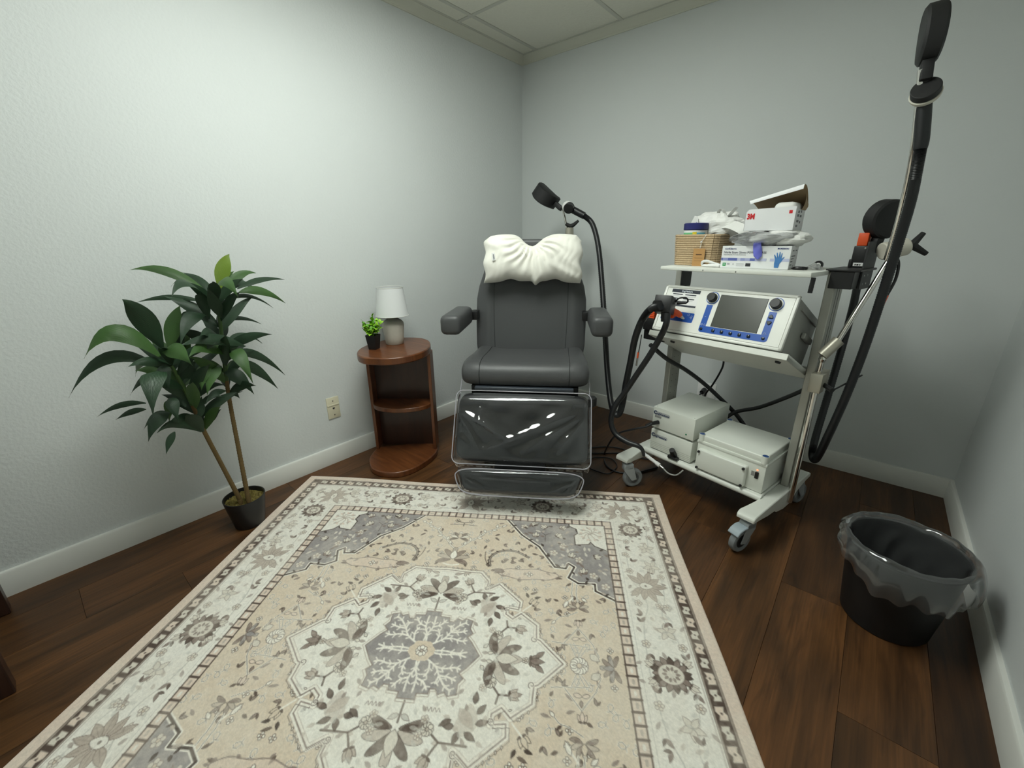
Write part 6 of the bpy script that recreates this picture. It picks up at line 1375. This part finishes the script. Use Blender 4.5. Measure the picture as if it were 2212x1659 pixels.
obj('knuckle', MB().tube([loc_((2.168, -0.868, 1.645)), loc_(kc - kn_ * 0.03), loc_((2.186, -0.862, 1.575))], 0.016, 12, 4), black_mat, TC)
obj('button', MB().lathe([(0, 0.004), (0.004, 0.003), (0.005, 0), (0, 0)], 12, T(0.0, -0.018, 0.0145)), mat('button_pink', hexc(200, 140, 130), rough=0.4), TC)
obj('arm_cable', MB().tube([loc_(p) for p in CABLE_RIGHT], 0.0145, 14, 44, corr=0.05), black_rub, TC, smooth=60)
# second coil parked behind the arm
c2b = Vector(CART_LOC) + R12i @ Vector((0.672, 0.50, 1.185)); c2t = Vector(CART_LOC) + R12i @ Vector((0.692, 0.51, 1.335))
C2 = coil_head('parked_coil', 'black stimulation coil parked upright behind the support arm joint', c2b, c2t - c2b, (0.80, -0.60, 0.1), L=0.165, wtop=0.058, th=0.050, group='black stimulation coils')
Ri2 = C2.rotation_euler.to_matrix().inverted()
p0 = Vector((2.225, -0.60, 1.15))
def c2l(p): return Ri2 @ (Vector(p) - c2b)
obj('thin_lead', MB().tube([c2l(p) for p in ((2.200, -0.585, 1.15), (2.228, -0.58, 1.12), (2.234, -0.585, 1.06), (2.222, -0.60, 1.0))], 0.005, 8, 8), black_rub, C2)
obj('orange_sleeve', MB().cyl(c2l((2.222, -0.60, 1.0)), c2l((2.216, -0.605, 0.965)), 0.0062, n=12), orange, C2)
obj('lead_tip', MB().cyl(c2l((2.216, -0.605, 0.965)), c2l((2.209, -0.61, 0.92)), 0.0055, n=12), steel, C2)
# its connector block on the bracket
CB = cart_thing('bracket_connector', 'black connector block with orange top standing on the right column bracket', 'connector', (0.648, 0.47, 1.096))
obj('block', MB().rbox(-0.030, 0.024, -0.01, 0.05, 0.0, 0.078, 0.003, 2).rbox(-0.036, -0.024, -0.012, 0.05, 0.0, 0.030, 0.003, 2), blackp, CB)
obj('orange_cap', MB().rbox(-0.026, 0.006, -0.004, 0.04, 0.078, 0.124, 0.003, 2), orange, CB)
obj('barcode_sticker', MB().box(-0.020, 0.010, -0.0115, -0.0098, 0.006, 0.018), wt, CB)
obj('barcode', MB().box(-0.015, -0.011, -0.012, -0.0112, 0.008, 0.014).box(-0.009, -0.003, -0.012, -0.0112, 0.008, 0.014).box(0.0, 0.003, -0.012, -0.0112, 0.008, 0.014), dark_gr, CB)
obj('screw', MB().lathe([(0, 0.002), (0.003, 0.0015), (0.004, 0), (0, 0)], 10, T(0.006, -0.010, 0.070) @ Matrix.Rotation(rad(90), 4, 'X')), steel, CB)

# coil over the treatment chair with its hose
cc = [Vector(p) for p in CHAIRCOIL]
cb = mid(cc[2], cc[3]); ct = mid(cc[0], cc[1])
CC = coil_head('chair_coil', 'black stimulation coil hovering above the chair headrest on a black hose', cb, ct - cb, (0.45, 0.16, 0.80), L=0.195, wtop=0.078, th=0.080, group='black stimulation coils', bulge=0.12)
Ri3 = CC.rotation_euler.to_matrix().inverted()
def ccl(p): return Ri3 @ (Vector(p) - cb)
obj('angle_knob', MB().cyl(ccl(cc[5] + Vector((-0.006, -0.012, 0.012))), ccl(cc[5] + Vector((0.004, -0.045, 0.0))), 0.030, 0.030, 24), blackp, CC, bevel=0.003)
obj('knob_ring', MB().cyl(ccl(cc[5] + Vector((-0.035, -0.005, 0.02))), ccl(cc[5] + Vector((-0.018, -0.014, 0.010))), 0.031, 0.033, 24), wt, CC, bevel=0.003)
hd = Vector(CABLE_CHAIR[0])
obj('handle', MB().cyl(ccl(cc[5]), ccl(hd), 0.021, 0.020, 18), black_rub, CC)
obj('chair_hose', MB().tube([ccl(p) for p in CABLE_CHAIR], 0.0155, 14, 40, corr=0.045), black_rub, CC, smooth=60)
CR = thing('coil_stand', 'chrome rod and grey clamp with black wing knob behind the chair headrest', 'stand', (0.664, -0.369, 0))
rl = lambda p: Vector(p) - Vector((0.664, -0.369, 0))
obj('rod', MB().cyl(rl(CHAIRROD[0]), rl((0.672, -0.368, 1.21)), 0.0075, n=14), chrome, CR)
obj('clamp_knuckle', MB().cyl(rl((0.672, -0.37, 1.20)), rl((0.672, -0.37, 1.275)), 0.028, 0.024, 20), clampm, CR)
obj('wing_knob', MB().tube([rl((0.655, -0.39, 1.298)), rl((0.685, -0.37, 1.285)), rl((0.722, -0.35, 1.315))], [0.009, 0.013, 0.007], 10, 5), black_mat, CR)
obj('column', MB().cyl((0.008, 0, 0.02), (0.008, 0, 1.22), 0.016, n=18), chrome, CR)
obj('base_plate', MB().lathe([(0, 0), (0.11, 0), (0.11, 0.012), (0.02, 0.022), (0, 0.022)], 32), dark_gr, CR)

# remaining cables
def cable(name, label, pts, r, mt=None, corr=0.0, k=10):
    p0 = Vector(pts[0]); t = obj(name, MB().tube([Vector(p) - p0 for p in pts], r, 12, k, corr=corr), mt or black_rub); t.location = p0
    return tag(t, label, 'cable')
cable('hose', 'black hose running from the console connector down to the left cart foot', CABLE_HOSE, [0.0135] * 9 + [0.012, 0.009, 0.006])
cable('power_cable', 'thick black cable crossing diagonally behind the lower cart shelf', CABLE_DIAG, 0.0105)
cable('power_cable', 'thick black cable rising from the enclosure to the right column', CABLE_BACK, 0.0095)
cable('power_cable', 'thin black cord from the console tray down to the back wall outlet', CORD_PLUG1, 0.005)
cable('power_cable', 'black cord looping from the upper power box plug to the floor', CORD_FLOOR1, 0.005)
cable('power_cable', 'thin black cord on the floor between chair and cart, farthest back', CORD_FLOOR2, 0.004)
cable('power_cable', 'thin black cord curled in a loop on the floor beside the foot rest', CORD_FLOOR3, 0.0032)
cable('power_cable', 'straight black cord on the floor running under the cart', CORD_FLOOR4, 0.0042)
t = thing('sensor_lead', 'thin black lead with orange sleeve and metal tip hanging from the hook bracket', 'cable', (1.345, -0.745, 0.62))
obj('lead', MB().tube([(0.008, 0, 0.14), (0.004, 0, 0.08), (0.0, 0, 0.045)], 0.0025, 8, 4), black_rub, t)
obj('orange_sleeve', MB().cyl((0, 0, 0.05), (-0.002, 0, 0.02), 0.0045, n=10), orange, t)
obj('lead_tip', MB().cyl((-0.002, 0, 0.02), (-0.004, 0, -0.02), 0.0045, n=10), steel, t)

# ------------------------------------------------------------------ waste bin with liner
BN = thing('waste_bin', 'round black plastic waste bin with clear liner near the right wall', 'bin', (2.425, -1.082, 0))
obj('bin_body', MB().lathe([(0, 0), (0.112, 0), (0.116, 0.004), (0.146, 0.272), (0.152, 0.276), (0.152, 0.282), (0.143, 0.282), (0.113, 0.008), (0, 0.008)], 56), mat('bin_black', hexc(16, 16, 17), rough=0.5), BN)
liner_film = plastic_film('bin_liner_film', (0.92, 0.93, 0.94), 0.11, 0.12, (0.85, 0.87, 0.88), gain=2.6)
lrng = random.Random(2)
def liner(u, v):
    a = u * 2 * math.pi
    wob = 0.005 * math.sin(a * 3 + 1) + 0.004 * math.sin(a * 7 + 2) + 0.002 * math.sin(a * 19)
    if v < 0.45:     # inside, bottom to rim
        s = v / 0.45; r = 0.075 + (0.142 - 0.075) * s + 0.014 * abs(math.sin(a * 4.5 + s * 3 + 0.8 * math.sin(s * 7))) * (1 - s * 0.8) + 0.006 * math.sin(a * 13 + s * 9) * (1 - s); z = 0.03 + 0.262 * s
        r = min(r, 0.107 + 0.030 * (z / 0.28))
    elif v < 0.55:
        s = (v - 0.45) / 0.10; r = 0.140 + 0.024 * s; z = 0.292 + 0.010 * math.sin(s * math.pi) + wob * 0.5
    else:
        s = (v - 0.55) / 0.45; hang = 0.078 + 0.036 * math.cos(a + 0.75) + wob * 1.2
        r = 0.164 + 0.014 * math.sin(s * 2.6) + wob * (0.4 + s) ; z = 0.292 - hang * s + 0.004 * math.sin(a * 17) * s
    return (r * math.cos(a), r * math.sin(a), z)
obj('liner', MB().grid(liner, 150, 44), liner_film, BN, smooth=80)

# ------------------------------------------------------------------ wall plates
PLT = thing('wall_jack', 'ivory wall jack plate low on the left wall beside the side table', 'wall plate', (0.0, -1.689, 0.327), (0, 0, rad(90)))
iv = mat('plate_ivory', hexc(222, 216, 190), rough=0.4)
obj('plate', MB().rbox(-0.036, 0.036, -0.006, 0.0, -0.062, 0.062, 0.003, 2), iv, PLT)
obj('insert', MB().rbox(-0.034, 0.034, -0.0085, -0.004, 0.012, 0.020, 0.001, 1), iv, PLT)
obj('jack', MB().box(-0.006, 0.006, -0.0065, -0.004, -0.006, 0.002).box(-0.003, 0.003, -0.0065, -0.004, -0.009, -0.006), dark_gr, PLT)
for z in (0.040, -0.042): obj('screw', MB().lathe([(0, 0.0015), (0.0035, 0.001), (0.004, 0), (0, 0)], 12, T(0, -0.006, z) @ Matrix.Rotation(rad(90), 4, 'X')), steel, PLT)
OUT = thing('wall_outlet', 'white wall outlet with two black plugs behind the cart', 'outlet', (1.50, 0.0, 0.285))
obj('plate', MB().rbox(-0.055, 0.055, -0.006, 0, -0.06, 0.06, 0.003, 2), wt, OUT)
obj('plug', MB().cyl((-0.012, -0.004, 0.01), (-0.016, -0.045, 0.004), 0.017, 0.013, 16).tube([(-0.016, -0.045, 0.004), (-0.030, -0.06, -0.03), (-0.04, -0.06, -0.09)], 0.005, 8, 6), black_rub, OUT)

# dark wooden guest chair whose legs show at the left edge
walnut = wood('dark_walnut', hexc(44, 25, 18), hexc(58, 34, 24), 0.4)
GC = thing('guest_chair', 'dark walnut wooden chair of which only the legs show at the left edge', 'chair', (0.34, -3.2, 0))
for x in (-0.235, 0.185):
    for y in (0.20, -0.22): obj('leg', MB().box(x - 0.025, x + 0.025, y - 0.025, y + 0.025, 0, 0.44 if x > 0 else 0.85), walnut, GC, bevel=0.004)
obj('seat', MB().rbox(-0.24, 0.24, -0.25, 0.23, 0.43, 0.48, 0.015, 3), walnut, GC)
obj('backrest', MB().rbox(-0.25, -0.22, -0.20, 0.18, 0.60, 0.85, 0.01, 2), walnut, GC)
for y in (0.20, -0.22): obj('stretcher', MB().box(-0.22, 0.17, y - 0.01, y + 0.01, 0.18, 0.21), walnut, GC, bevel=0.002)
